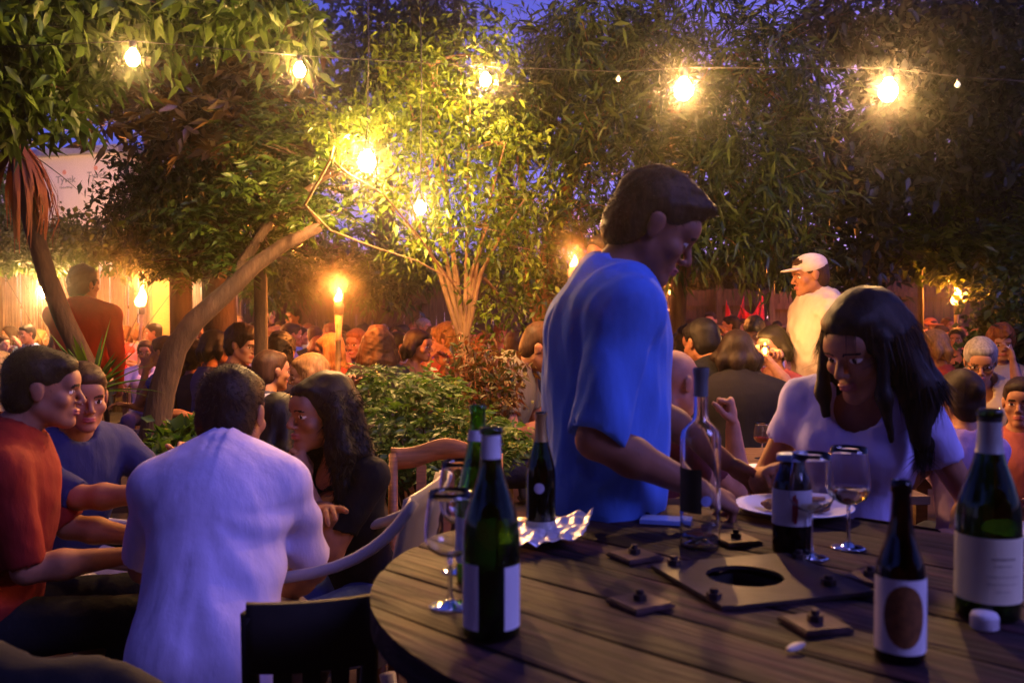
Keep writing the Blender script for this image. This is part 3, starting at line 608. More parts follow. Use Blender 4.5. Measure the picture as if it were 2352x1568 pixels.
m_eye = mat('eye_white', (.7, .66, .62), .2, var=.02); m_iris = mat('eye_dark', (.02, .012, .01), .1); m_lip = mat('lips', (.34, .09, .08), .4)
HAIRC = {'black': (.010, .007, .006), 'brown': (.045, .020, .010), 'dark': (.020, .010, .007), 'light': (.24, .12, .04), 'grey': (.22, .19, .18), 'red': (.16, .05, .015), 'blond': (.38, .24, .09)}
def hairmat(c):
    if 'hair_'+c in MC: return MC['hair_'+c]
    m = mat('hair_'+c, HAIRC[c], .55, var=.4, scale=90, stretch=(1, 1, .2), bump=.5, bscale=140, spec=.22); return m
def head_prims(hc, B, s, f):
    """B rows: right, forward, up of the head"""
    T = lambda x, y, z: hc+s*(x*B[0]+y*B[1]+z*B[2]); M = B; E = lambda c, r, k, sg='e': (sg, T(*c), tuple(q*s for q in r), M, k*s)
    C = lambda a, b, r1, r2, k: ('c', T(*a), T(*b), r1*s, r2*s, k*s); w = .94 if f else 1
    pr = [E((0, -.014, .03), (.074, .094, .086), .02), E((0, .03, -.035), (.060*w, .060, .078), .025),
          C((-.045*w, -.002, -.05), (-.010, .066, -.096), .020, .019, .02), C((.045*w, -.002, -.05), (.010, .066, -.096), .020, .019, .02),
          E((0, .080, -.097), (.020*w, .015, .016), .014), E((0, .075, .03), (.052, .028, .04), .02),
          C((-.034, .083, .014), (.034, .083, .014), .0085 if f else .011, .0085 if f else .011, .012),
          E((-.044, .060, -.028), (.020, .022, .02), .015), E((.044, .060, -.028), (.020, .022, .02), .015),
          E((0, .078, -.066), (.026, .018, .018), .012)]
    for q in (-1, 1): pr.append(E((q*.031, .100, -.004), (.017, .017, .0105), .010, '-e'))
    for q in (-1, 1): pr.append(E((q*.031, .076, -.003), (.0135, .0125, .0115), .003))
    pr += [C((0, .090, .008), (0, .112, -.030), .0075, .0105, .008), E((-.011, .100, -.037), (.008, .010, .007), .005), E((.011, .100, -.037), (.008, .010, .007), .005),
           E((0, .096, -.0605), (.022, .0095, .0048), .003), E((0, .095, -.070), (.019, .010, .0058), .003)]
    for q in (-1, 1): pr += [E((q*.076, -.004, -.004), (.0075, .019, .030), .006), E((q*.080, -.010, .006), (.006, .017, .019), .004)]
    return pr, T
def hair_build(style, hc, B, s, T, res, colname, parent, strand=0, amp=1.0):
    E = lambda c, r, k=.02, sg='e': (sg, T(*c), tuple(q*s for q in r), B, k*s)
    dn = -UP; pr = []; cuts = []; na = .004
    if style in ('short', 'fluffy', 'buzz', 'curlytop'):
        g = {'short': .006, 'fluffy': .007, 'buzz': .001, 'curlytop': .026}[style]
        pr = [E((0, -.020, .042), (.078+g*.6, .095+g*.6, .083+g)), E((0, -.050, -.015), (.073+g*.5, .060+g*.8, .078+g*.5)), E((0, .045, .075), (.060+g*.5, .045+g*.5, .030+g))]
        if style == 'fluffy': pr += [E((0, .078, .098), (.046, .030, .021)), E((.0, .0, .112), (.05, .07, .022))]
        pr += [E((0, .105, -.045), (.085, .075, .094), .008, '-e'), E((0, .02, -.125), (.12, .085, .075), .01, '-e')]
        for q in (-1, 1): pr.append(E((q*.085, .000, -.012), (.030, .025, .036), .006, '-e'))
        na = .003 if style != 'fluffy' else .004
        if style == 'curlytop': na = .010
    elif style in ('long', 'straight', 'curly', 'tied', 'bob'):
        L = {'long': .30, 'straight': .25, 'curly': .30, 'tied': .04, 'bob': .10}[style]; th = .042 if style == 'curly' else .028*amp**2
        pr = [E((0, -.022, .044), (.090 if style == 'straight' else .086, .108 if style == 'straight' else .104, .094 if style == 'straight' else .090)), E((0, -.055, -.02), (.080, .062, .09)), E((0, .045, .078), (.062, .045, .030))]
        if style != 'tied':
            for x, y, l, t_ in ((-.075, -.01, .95, 1), (.075, -.01, .95, 1), (-.055, -.065, 1.1, 1.1), (.055, -.065, 1.1, 1.1), (0, -.082, 1.15, 1.15)):
                a = T(x, y, .02); out = nrm(a-hc)*.015*s; out[2] = 0; out = out-(B[1]*V3(1, 1, 0))*.022*s*(style == 'straight'); b = a+dn*(L*l*s)*.5+out*2.2; c = a+dn*(L*l*s)+out*2.5; pr += [('c', a, b, th*s*t_, th*s*t_*1.05, .03*s), ('c', b, c, th*s*t_*1.05, th*s*t_*.6, .03*s)]
        else: pr.append(E((0, -.115, .03), (.034, .032, .034)))
        if style == 'straight':
            for q in (-1, 1): a = T(q*.078, .035, .03); b = a+dn*.13*s+B[0]*q*.006*s; pr += [('c', a, b, .013*s, .015*s, .025*s), ('c', b, b+dn*.10*s-B[1]*V3(1, 1, 0)*.03*s, .015*s, .008*s, .025*s)]
        pr += [E((0, .110, -.040), (.066, .080, .098), .008, '-e')]
        na = .010 if style == 'curly' else .0022
    if not pr: return
    sd = int(abs(hc[0]*1000)) % 97
    nz = (lambda X, Y, Z: (na*s*amp)*waves(X-hc[0], Y-hc[1], Z-hc[2], sd, 42 if na > .008 else 60, (1, 1, .35 if style in ('long', 'straight') else 1)))
    V, F = field_mesh(pr, res, noise=nz)
    parts = [(V, F)]
    if strand:
        N = vnormals(V, F); q0 = (V-hc)@B.T/s; okv = np.nonzero(~((q0[:, 1] > .035) & (q0[:, 2] < .075)) & (q0[:, 2] < .085))[0] if style in ('long', 'straight', 'curly', 'bob') else np.arange(len(V))
        i = okv[rng.integers(0, len(okv), strand)]; p = V[i]-N[i]*.004; n_ = N[i]
        tang = lambda w_: w_-n_*(n_@w_)[:, None]
        if style in ('curly', 'curlytop'): d = tang(-UP)+n_*.12+rng.normal(size=(strand, 3))*.30; v2 = slivers(p, d, .040*s, .0028*s, curl=.7, seg=3)
        elif style in ('long', 'straight', 'bob'): q1 = (p-hc)@B.T/s; d = np.where((q1[:, 2] > .09)[:, None], tang(-B[1])*.6+tang(B[0])*np.sign(q1[:, :1])*.6, 0)+tang(-UP)*1.2-n_*.03+rng.normal(size=(strand, 3))*.03; v2 = slivers(p, d, .085*s, .0022*s, curl=.04, seg=3)
        else: d = n_*.22+tang(B[1]*.7-B[2]*.5)+rng.normal(size=(strand, 3))*.28; v2 = slivers(p, d, (.016 if style == 'short' else .016 if style == 'fluffy' else .007)*s, .0019*s, curl=.3, seg=2)
        parts.append(v2)
    V, F = joinm(parts); mk('hair', V, F, hairmat(colname), parent, True)
def person(label, head, face=180, pose='sit', sex='m', lean=0, side=0, twist=0, hy=0, hp=0, hr=0, hs=1.0, scale=None, hair='short', hc='dark', tone=0, shirt=(.5, .5, .5), sleeve=.55, legs=(.03, .035, .06), L=None, Rr=None, hl='relax', hrk='relax', near=0, neck=0, glasses=False, hat=None, group=None, wr=.004, beard=False, fieldfn=None, strand=None, leglen=1.0, curve=0, smat=None, extra=None, pnL=None, pnR=None, collar=False, poleL=None, poleR=None, wide=1.0, shorts=False, hairamp=1.0, knees=None, loose=0.0, blunt=None):
    f = sex == 'f'; hw = P(*head); s = scale
    sit = pose == 'sit'; pz = .56 if sit else .92
    sw = (.165 if f else .188)*wide; hw_ = .10 if f else .09
    J = {'pel': (0, 0, 0), 'wai': (0, .005, .14), 'che': (0, .01, .34), 'nec': (0, -.012, .525), 'hea': (0, .03, .685), 'sL': (-sw, -.005, .452), 'sR': (sw, -.005, .452)}
    ML, MS, MT = rotm(V3(-1, 0, 0), lean), rotm(V3(0, 1, 0), side), rotm(V3(0, 0, -1), twist); MC2 = rotm(V3(-1, 0, 0), curve)
    for k in J: J[k] = V3(J[k])
    for k in ('nec', 'hea', 'sL', 'sR'): J[k] = J['che']+MC2@(J[k]-J['che'])
    J['hea'] = J['nec']+rotm(V3(-1, 0, 0), neck)@(J['hea']-J['nec'])
    for k in J: J[k] = MS@(ML@(MT@J[k]))+V3(0, 0, pz)
    for q, sd in ((-1, 'L'), (1, 'R')):
        J['h'+sd] = V3(q*hw_, 0, pz-.03)
        if sit: J['k'+sd] = V3(q*.13, .42, .53); J['a'+sd] = V3(q*.13, .40, .09)
        else: J['k'+sd] = V3(q*.10, .03, .50); J['a'+sd] = V3(q*.11, -.02, .09)
        if knees: J['k'+sd] = V3(knees[sd][0]); J['a'+sd] = V3(knees[sd][1])
    if s is None: s = float(np.clip(hw[2]/J['hea'][2], .86, 1.16))
    th = R(face); rt = V3(math.cos(th), -math.sin(th), 0); fw = V3(math.sin(th), math.cos(th), 0)
    W = lambda p: s*(p[0]*rt+p[1]*fw+p[2]*UP)
    root = hw-W(J['hea']); dz = root[2]; 
    for k in J: J[k] = root+W(J[k])
    gz = 0.0
    for sd in 'LR':                                                   # feet stay on the ground
        J['a'+sd][2] = .09*s; J['k'+sd][2] = max(J['k'+sd][2]-max(dz, 0)*.5, .35) if sit else J['k'+sd][2]-dz*.5
    rootloc = V3(root[0], root[1], 0)
    t = thing('person', label, 'person', rootloc, group)
    res = [.026, .017, .012, .010][near]; hres = [.011, .0075, .0052, .0042][near]; fres = [.013, .009, .0065, .006][near]
    up2 = nrm(J['nec']-J['pel']); r2 = nrm(J['sR']-J['sL']); f2 = np.cross(up2, r2); TB = np.array([r2, f2, up2])
    # head frame
    yaw = th+R(hy); F0 = V3(math.sin(yaw), math.cos(yaw), 0); R0 = V3(math.cos(yaw), -math.sin(yaw), 0)
    Fh = math.cos(R(hp))*F0-math.sin(R(hp))*UP; Uh = np.cross(R0, Fh); Mr = rotm(Fh, hr); B = np.array([Mr@R0, Fh, Mr@Uh])
    hsz = s*hs; hp_, T = head_prims(J['hea'], B, hsz, f)
    E = lambda c, r, k: ('e', c, r, TB, k)
    sc = s*(.92 if f else 1); mid = lambda a, b, q: J[a]*(1-q)+J[b]*q; fo = lambda q: f2*q*s; wd = wide
    def torso(g):
        pr = [E(J['che']+up2*.0*s, (.150*sc*wd+g, .108*sc+g, .19*s+g), .05), E(mid('wai', 'che', .2), (.130*sc*wd+g, .098*sc+g, .15*s+g), .05), E(J['pel']+UP*.02*s, ((.165 if f else .155)*s+g, .115*s+g, .12*s+g), .05),
              ('c', J['sL']+up2*.0, J['nec']+up2*-.01*s, .045*sc+g, .050*s+g, .04), ('c', J['sR'], J['nec']-up2*.01*s, .045*sc+g, .050*s+g, .04),
              E(J['nec']-up2*.11*s-fo(.02), (.165*sc*wd+g, .085*sc+g, .09*s+g), .05)]
        if f: pr += [('e', J['che']+up2*.02*s+r2*q*.072*s+fo(.085), (.052*s+g, .050*s+g, .052*s+g), TB, .03) for q in (-1, 1)]
        return pr
    arms = {}; hk = {'L': hl, 'R': hrk}
    for q, sd, tgt in ((-1, 'L', L), (1, 'R', Rr)):
        sh = J['s'+sd]
        if tgt is None: tgt = 'lap' if sit else 'down'
        pn = None; pole = -fw*.5-UP*.8+rt*q*.5
        if isinstance(tgt, str):
            o = {'lap': J['wai']+rt*q*.12*s+fw*.30*s+UP*.02, 'table': J['wai']+rt*q*.16*s+fw*.42*s+UP*.13*s, 'down': J['h'+sd]+rt*q*.16*s+fw*.05*s-UP*.02, 'chin': J['hea']+fw*.12*s+rt*q*.06*s-UP*.14*s, 'drink': J['hea']+fw*.20*s+rt*q*.05*s-UP*.16*s, 'fold': J['che']+fw*.26*s-rt*q*.10*s-UP*.08*s, 'up': sh+fw*.25*s+UP*.30*s, 'out': J['che']+fw*.40*s+rt*q*.2*s-UP*.05*s}[tgt]
        else: o = V3(tgt)
        pp = poleL if sd == 'L' else poleR
        if pp is not None: pole = V3(pp)
        el, wr_ = ik(sh, o, .29*s, .26*s, pole); fd = nrm(wr_-el)
        pn = (pnL if sd == 'L' else pnR); pn = V3(pn) if pn is not None else (-UP+.4*(-rt*q) if abs(fd[2]) < .8 else -rt*q)
        arms[sd] = (sh, el, wr_, fd, pn, q)
    def upper(g, sd, q=1.0):
        sh, el, wr_, *_ = arms[sd]; e2 = sh+(el-sh)*q; r0, r1 = .052*sc, (.052+(.040-.052)*q)*sc
        return [('c', sh, e2, r0+g, r1+g, .03)]
    def fore(g, sd, q=1.0):
        sh, el, wr_, *_ = arms[sd]; m_ = el+(wr_-el)*.35; out = [('c', el, m_, .040*sc+g, .042*sc+g, .02)]
        e2 = el+(wr_-el)*max(q, .36); out.append(('c', m_, e2, .042*sc+g, (.042+(.025-.042)*((q-.35)/.65))*sc+g, .02)); return out
    def legp(g, sd, low=1.0):
        pr = [('c', J['h'+sd], J['k'+sd], .085*s+g, .058*s+g, .04), ('c', J['k'+sd], J['k'+sd]+(J['a'+sd]-J['k'+sd])*.4*low, .056*s+g, .054*s+g, .03)]
        if low >= 1: pr.append(('c', J['k'+sd]+(J['a'+sd]-J['k'+sd])*.4, J['a'+sd], .054*s+g, .036*s+g, .03))
        return pr
    foot = lambda sd, g=0: [('c', J['a'+sd]-UP*.04*s, J['a'+sd]-UP*.055*s+fw*.17*s, .036*s+g, .030*s+g, .02, UP, 1.1)]
    body = list(torso(-.004)); body += [('c', J['nec']-up2*.03*s, J['hea']-B[1]*.022*s-B[2]*.05*s, (.047 if f else .058)*s, (.046 if f else .055)*s, .03)]
    if not f: body += [('c', J['nec']+up2*.03*s, mid('sL', 'nec', .35), .03*s, .03*s, .04), ('c', J['nec']+up2*.03*s, mid('sR', 'nec', .35), .03*s, .03*s, .04)]
    for sd in 'LR':
        sh, el, wr_, fd, pn, q = arms[sd]; body += upper(-.002, sd)+fore(0, sd)+legp(-.004, sd)+foot(sd)
        body += hand(wr_, fd, pn, q, hk[sd], s*(1.0 if near > 1 else 1.05)) if near > 0 else hand(wr_, fd, pn, q, hk[sd], s*1.1)
    body += hp_
    fine = [(J['hea'], .135*hsz, hres)]+[(arms[sd][2]+arms[sd][3]*.08, .11, fres) for sd in 'LR']
    V, F = field_mesh(body, res, fine)
    c = V[F].mean(1); q_ = (c-J['hea'])@B.T/hsz; x, y, z = np.abs(q_[:, 0]), q_[:, 1], q_[:, 2]; mi = np.zeros(len(F), int)
    mi[(y > .055) & (((x-.031)/.014)**2+((z+.003)/.0065)**2 < 1)] = 1; mi[(y > .06) & (((x-.031)/.0068)**2+((z+.003)/.007)**2 < 1)] = 2
    mi[(y > .05) & (x > .012) & (x < .048) & (np.abs(z-(.0185-.004*((x-.03)/.018)**2)) < (.0028 if f else .0042))] = 3
    mi[(y > .078) & (x < .023) & (z < -.0565) & (z > -.0755)] = 4
    if beard: mi[(y > .0) & (z < -.045) & (z > -.125) & ~((x < .02) & (z > -.0755))] = 3
    mi[c[:, 2] < .085*s] = 5
    shoe = mat('shoe_leather', (.02, .015, .012), .5)
    mk('body', V, F, None, t, True, mats=[skin(tone), m_eye, m_iris, hairmat(hc if HAIRC[hc][0] < .2 else 'brown'), m_lip, shoe], midx=mi)
    # clothes
    sd0 = int(abs(head[0])*7) % 89
    nz = lambda X, Y, Z: wr*waves(X, Y, Z, sd0, 22, (1, 1, .45))+wr*.5*waves(X, Y, Z, sd0+5, 55, (1, 1, .7))
    g = .013; cutters = []; sp = torso(g+loose)
    if loose: sp = [tuple(list(p_[:-1])+[p_[-1]+.035]) if p_[0] == 'e' else p_ for p_ in sp]; sp.append(('c', J['che']-up2*.02*s, J['pel']-UP*.02*s, .128*sc*wd+loose, .140*s+loose, .07, f2, 1.32))
    for k in 'LR':
        if sleeve > 0:
            sp += upper(g*.8+loose*.45, k, min(sleeve, 1.0)+(.12 if sleeve <= 1 else 0))
            if sleeve <= 1:
                a0, e0 = arms[k][0], arms[k][1]; dd = nrm(e0-a0); e2 = a0+(e0-a0)*min(sleeve, 1.0); cutters.append(('-e', e2+dd*.075, (.085+loose, .075, .085+loose), frame(dd, f2), .006))
        if sleeve > 1: sp += fore(g, k, min(sleeve-1, 1))
    sp += cutters
    cutn = ('-e', J['nec']+up2*.055*s+fo(.03), ((.085 if f else .066)*s, (.10 if f else .075)*s, (.085 if f else .055)*s), TB, .008)
    sp.append(cutn)
    if f: sp.append(('-e', J['nec']-up2*.035*s+fo(.085), (.072*s, .07*s, .085*s), TB, .008))
    if collar:
        cb = J['nec']+up2*.030*s-fo(.012); V, F = field_mesh([('e', cb, (.082*s, .080*s, .030*s), TB, .006), ('-e', cb+up2*.012*s+fo(.01), (.070*s, .068*s, .05*s), TB, .004)], .006); mk('collar', V, F, smat or mat('cloth_%02d%02d%02d' % tuple(int(a*99) for a in shirt), shirt, .85, var=.10, scale=14, bump=.75, bscale=17, dist=.007, stretch=(1.2, 1.2, .5), spec=.25), t)
    if 0: sp += [('c', J['nec']+up2*.01*s-fo(.052)+r2*.045*s*q, J['nec']+up2*.045*s-fo(.045)+r2*.0*q, .020, .018, .015, up2, .6) for q in (-1, 1)]
    m_s = smat or mat('cloth_%02d%02d%02d' % tuple(int(a*99) for a in shirt), shirt, .85, var=.10, scale=14, bump=.75, bscale=17, dist=.007, stretch=(1.2, 1.2, .5), spec=.25)
    if fieldfn: nz2 = fieldfn(J, s, nz)
    else: nz2 = nz
    V, F = field_mesh(sp, min(res, .014) if near else .022, noise=nz2, cuts=[(J['pel']-UP*.07*s, -UP)]); mk('shirt' if not (f and legs is None) else 'dress', V, F, m_s, t)
    if legs is not None:
        lp = [E(J['pel']+UP*.0*s, (.165*s, .125*s, .12*s), .05)]
        for k in 'LR': lp += legp(.012, k, .25 if shorts else 1)
        V, F = field_mesh(lp, max(res, .016) if near else .03, noise=nz); mk('shorts' if shorts else 'trousers', V, F, mat('trouser_%02d%02d%02d' % tuple(int(a*99) for a in legs), legs, .9, var=.15, scale=10, bump=.7, bscale=15, dist=.014, spec=.2), t)
    if hair: hair_build(hair, J['hea'], B, hsz, T, [.010, .008, .006, .0055][near], hc, t, strand if strand is not None else [120, 500, 2600, 9000][near], hairamp)
    if glasses:
        m = MB()
        for q in (-1, 1):
            cc = [T(q*.031+.021*math.cos(a), .096-.004*abs(math.cos(a)), -.004+.015*math.sin(a)) for a in np.linspace(0, 2*math.pi, 13)]; m.tube(cc, .0018*hsz*1.4, 5, caps=False); m.tube([T(q*.052, .092, 0), T(q*.076, .05, .004), T(q*.078, -.005, .004)], .0022, 5)
        m.tube([T(-.011, .098, 0), T(0, .102, .003), T(.011, .098, 0)], .002, 5); m.go('glasses', m_black, t, True)
    if hat:
        V, F = field_mesh([('e', T(0, -.010, .06), (.090*hsz, .104*hsz, .072*hsz), B, .01), ('e', T(0, .10, .045), (.070*hsz, .075*hsz, .010*hsz), B, .01), ('-e', T(0, 0, -.02), (.12*hsz, .14*hsz, .045*hsz), B, .01)] if hat[0] == 'cap' else
                          [('e', T(0, -.01, .07), (.088*hsz, .10*hsz, .075*hsz), B, .02), ('e', T(0, 0, .045), (.165*hsz, .175*hsz, .012*hsz), B, .015), ('-e', T(0, 0, -.03), (.12*hsz, .14*hsz, .055*hsz), B, .01)], .008)
        mk('cap' if hat[0] == 'cap' else 'hat', V, F, mat('hat_%02d%02d%02d' % tuple(int(a*99) for a in hat[1]), hat[1], .8), t)
    if sit and near > 0 and head[2] < 6.5: SEATS.append((J['pel'].copy(), th, J['pel'][2]-.115*s))
    return t, J, arms, T
# ------------------------------------------------------------ foreground figures
m_stripe = mat('striped_shirt', (.5, .47, .5), .85)
def stripes(m, axis_=2, freq=55, dark=(.03, .03, .06), base=(.55, .5, .55)):
    t = m.node_tree; b = t.nodes['Principled BSDF']; wv = t.nodes.new('ShaderNodeTexWave'); wv.bands_direction = 'Z'; wv.inputs['Scale'].default_value = freq/6.28; wv.inputs['Distortion'].default_value = .6
    tc = [n for n in t.nodes if n.type == 'TEX_COORD'][0]; r = t.nodes.new('ShaderNodeValToRGB'); r.color_ramp.elements[0].position = .35; r.color_ramp.elements[1].position = .45; r.color_ramp.elements[0].color = (*dark, 1); r.color_ramp.elements[1].color = (*base, 1)
    t.links.new(tc.outputs['Object'], wv.inputs[0]); t.links.new(wv.outputs[0], r.inputs[0]); t.links.new(r.outputs[0], b.inputs['Base Color'])
stripes(m_stripe)
m_print = mat('printed_shirt', (.6, .58, .66), .85, c2=(.12, .14, .3), scale=28)
def tee_folds(J, s, nz):
    def f(X, Y, Z):
        a = np.arctan2(X-J['sR'][0], J['sR'][2]+.05-Z)
        return .4*nz(X, Y, Z)+.006*np.sin(46*(X-.30*(1.5-Z))+5*Z+2*np.sin(9*Z))*np.clip((1.45-Z)*3, 0, 1)+.011*waves(X, Y, Z, 3, 15, (1, 1, .22))
    return f
def back_folds(J, s, nz):
    c = J['nec']-UP*.10
    def f(X, Y, Z):
        a = np.arctan2(X-c[0], np.maximum(c[2]+.02-Z, .01)); d = np.sqrt((X-c[0])**2+(Z-c[2])**2)
        side_ = np.clip((X-c[0])*6+.7, .25, 1.2)
        return .35*nz(X, Y, Z)+side_*.0055*np.sin(13*a+5*d+1.5*np.sin(14*d))*np.clip(d*5-.1, 0, 1)-.004*np.exp(-((X-c[0]-.01)/.012)**2)*np.clip((c[2]-Z)*6, 0, 1)+.004*waves(X, Y, Z, 9, 16, (1, 1, .3))
    return f
person('man in blue T-shirt standing behind the table and looking down', (1500, 520, 2.34), face=84, pose='stand', lean=1, curve=9, neck=12, hy=4, hp=31, hr=2, hs=1.04, hair='fluffy', hc='brown', tone=1, shirt=(.085, .21, .68), sleeve=.92, legs=(.012, .014, .03), near=3, wr=.005,
       Rr=P(1604, 1120, 2.12), L=P(1668, 1060, 2.58), hrk='grip', hl='relax', wide=1.02, loose=.020, fieldfn=tee_folds, poleR=(-.9, -.3, -.6), group=None)
person('woman with long straight black hair and white top bending over the table', (1985, 795, 2.40), face=208, pose='stand', sex='f', lean=7, curve=8, neck=12, side=-7, hy=28, hp=20, hs=1.18, wide=.98, hairamp=1.15, hair='straight', hc='black', tone=0, shirt=(.50, .47, .85), sleeve=.42, legs=(.02, .02, .05), near=3, wr=.006, loose=.008,
       Rr=P(1772, 1085, 2.40), L=P(2196, 1230, 2.25), hrk='pinch', hl='relax', scale=.93)
person('man in white shirt seated with his back to the camera', (536, 950, 2.72), face=-4, lean=24, curve=12, neck=-8, side=-1, hy=12, hp=6, hs=1.10, hair='short', hc='dark', tone=0, shirt=(.60, .52, .78), sleeve=.85, legs=(.42, .34, .36), near=3, wide=.86, wr=.004, loose=.030, fieldfn=back_folds, collar=True, L=P(470, 1375, 2.86), Rr=P(640, 1375, 2.86), poleL=(-1, -.35, -.5), poleR=(1, -.35, -.5), scale=1.02)
person('man in dark red T-shirt seated in profile at the left edge', (100, 893, 2.86), face=68, lean=10, neck=8, hy=4, hp=4, hs=.99, hair='short', hc='black', tone=0, shirt=(.17, .010, .008), sleeve=.92, legs=(.012, .012, .014), near=3, wide=1.08, Rr=P(290, 1275, 2.78), L=P(335, 1235, 3.05), poleR=(-.6, -.3, -1), loose=.02, scale=1.03)
person('man in navy shirt leaning forward behind the red-shirted man', (192, 912, 3.25), face=120, lean=22, side=4, neck=-6, hy=22, hp=6, hs=.97, hair='short', hc='brown', tone=0, shirt=(.016, .02, .09), sleeve=.95, legs=(.55, .5, .55), shorts=True, near=2, wide=1.05, L=P(425, 1052, 3.25), Rr=P(345, 1135, 3.0), loose=.015, hrk='relax', scale=1.0)
person('person with long blond hair cut off by the left edge', (2, 880, 3.5), face=30, hair='long', hc='blond', sex='f', shirt=(.3, .1, .05), near=1)
person('curly dark-haired woman in black top talking over a raised glass', (738, 948, 3.15), face=226, sex='f', lean=12, neck=6, hy=6, hp=2, hs=1.08, hair='curly', hc='black', tone=0, shirt=(.008, .008, .010), sleeve=.7, legs=(.04, .07, .32), near=3, Rr=P(742, 1175, 2.85), L=P(700, 1105, 3.05), poleR=(.2, -.2, -1), hl='grip', hrk='relax', scale=.98, hairamp=.8)
person('person with straight black hair seated beyond the white-shirted man', (645, 968, 3.6), face=10, sex='f', hair='straight', hc='black', shirt=(.02, .01, .015), near=2, lean=6, L='table', Rr='table')
person('man in striped shirt seated with his back turned, before the long-haired woman', (624, 853, 5.0), face=24, lean=10, hair='short', hc='brown', smat=m_stripe, near=1, L='table', Rr='table', hy=20)
person('woman with long light brown hair in profile, lit orange by the torch', (708, 862, 4.9), face=258, sex='f', lean=6, hp=6, hair='long', hc='light', shirt=(.08, .03, .02), near=2, Rr=P(800, 885, 4.7), L='table', hrk='relax')
person('bald man with pink scalp leaning on the next table', (1552, 878, 3.42), face=60, lean=14, neck=10, hp=10, hs=1.02, hair=None, tone=2, shirt=(.10, .02, .03), near=2, L='table', Rr=P(1683, 975, 3.25), hrk='fist', poleR=(0, 0, -1), pnR=(-1, .3, 0))
person('man with dark red-lit face standing behind the man in blue', (1392, 590, 5.4), face=250, pose='stand', hair='short', hc='black', tone=3, shirt=(.05, .03, .03), near=1)
person('man in beige shirt and pale cap walking between the tables', (1860, 632, 5.9), face=265, pose='stand', lean=5, hp=8, hair='short', hc='brown', hat=('cap', (.6, .5, .5)), shirt=(.50, .42, .38), sleeve=1.6, legs=(.10, .07, .05), near=2, loose=.045, wide=1.1, L='down', Rr='down', wr=.012, group=None)
person('man in orange-red sweater standing with his back to the camera', (194, 654, 7.5), face=8, pose='stand', hair='curlytop', hc='black', shirt=(.60, .045, .012), sleeve=1.95, legs=(.02, .02, .03), near=1, wide=1.22, hs=1.05, hy=20, loose=.03, lean=-2, L='out')
person('bending man in grey-olive shirt with red-lit face, left of the man in blue', (1246, 800, 5.1), face=105, lean=26, neck=15, hp=26, hair='short', hc='brown', shirt=(.13, .12, .08), near=1, loose=.03, L='table', Rr='table')
person('man in black T-shirt seated with his head bowed, behind the clear bottle', (1610, 788, 5.2), face=-30, lean=14, neck=14, hp=14, hair='short', hc='black', shirt=(.008, .008, .009), near=1, wide=1.15, loose=.02, L='table', Rr='table')
person('broad person in black seen from behind in front of the candle', (1692, 812, 5.0), face=12, lean=8, hair='bob', hc='dark', shirt=(.010, .008, .012), near=1, wide=1.15, loose=.03, L='table', Rr='table')
person('woman holding a glowing candle lamp up to her face', (1772, 795, 5.9), face=230, sex='f', hp=8, hair='bob', hc='black', tone=2, shirt=(.45, .10, .16), sleeve=.3, near=1, L=P(1762, 822, 5.65), Rr=P(1752, 828, 5.7), hl='grip', hrk='grip', poleR=(-1, -.3, -.8))
person('grey-haired person with dark glasses and beige sweater looking down', (2252, 830, 5.0), face=205, lean=10, neck=10, hp=18, hair='tied', hc='grey', sex='f', shirt=(.36, .26, .16), sleeve=1.9, near=2, glasses=True, loose=.03, L='table', Rr='table')
person('woman with dark hair and bare shoulders seen from behind at the right', (2202, 915, 3.7), face=-15, sex='f', hair='tied', hc='dark', tone=2, shirt=(.34, .22, .42), sleeve=0, near=2, lean=4, L='table', Rr='table', hp=6)
person('man with an orange-lit face cut off by the right edge', (2345, 925, 3.9), face=215, hair='short', hc='dark', shirt=(.30, .07, .06), near=2, L='table', Rr='table')
CG = 'guests in the far crowd'
B_ = dict(group=CG)
person('far man with dark hair and navy jacket beside the patterned shirts', (602, 745, 12.5), face=170, hair='short', hc='black', shirt=(.02, .03, .16), sleeve=1.9, near=1, **B_)
person('far man standing behind the navy jacket, face turned right', (615, 724, 14.2), face=110, hair='short', hc='black', shirt=(.02, .01, .01), near=0, **B_)
person('far small-faced guest between the navy jacket and the pale blue shirt', (643, 756, 13.5), face=190, hair='short', hc='brown', shirt=(.10, .08, .12), near=0, **B_)
person('far man in pale blue shirt leaning in towards the others', (674, 730, 13.2), face=215, lean=16, hair='short', hc='black', shirt=(.5, .5, .75), sleeve=1.6, near=1, **B_)
person('far guest with wavy dark hair below the pale blue shirt', (670, 770, 9.5), face=60, hair='short', hc='dark', shirt=(.25, .22, .5), near=1, sex='f', **B_)
person('guest with a dome of black hair behind the striped shirt', (646, 812, 6.5), face=0, hair='curlytop', hc='black', shirt=(.03, .02, .05), hs=1.15, near=1, **B_)
person('far red-lit woman with reddish hair facing right, left of the thick torch', (737, 796, 9.9), face=85, sex='f', hair='bob', hc='red', shirt=(.03, .01, .01), near=1, **B_)
person('far orange-faced man in black looking right past the thick torch', (808, 780, 12.2), face=70, hair='short', hc='brown', shirt=(.008, .008, .008), near=1, L='table', Rr='up', **B_)
person('far guest in black with a pink arm raised to the head', (862, 770, 12.9), face=240, hair='short', hc='black', shirt=(.01, .008, .01), near=0, L='up', Rr='chin', **B_)
person('far guest with pale pinkish hair tied up before the dark fence', (974, 752, 13.2), face=120, sex='f', hair='tied', hc='grey', tone=2, shirt=(.45, .10, .05), near=1, **B_)
person('far guest in bright orange partly behind the airy shrub', (1010, 795, 9.3), face=200, hair='short', hc='red', shirt=(.6, .16, .04), near=1, sleeve=1.5, **B_)
person('far guest in violet half hidden behind the airy shrub', (1128, 828, 9.2), face=160, sex='f', hair='bob', hc='dark', shirt=(.25, .18, .5), near=0, **B_)
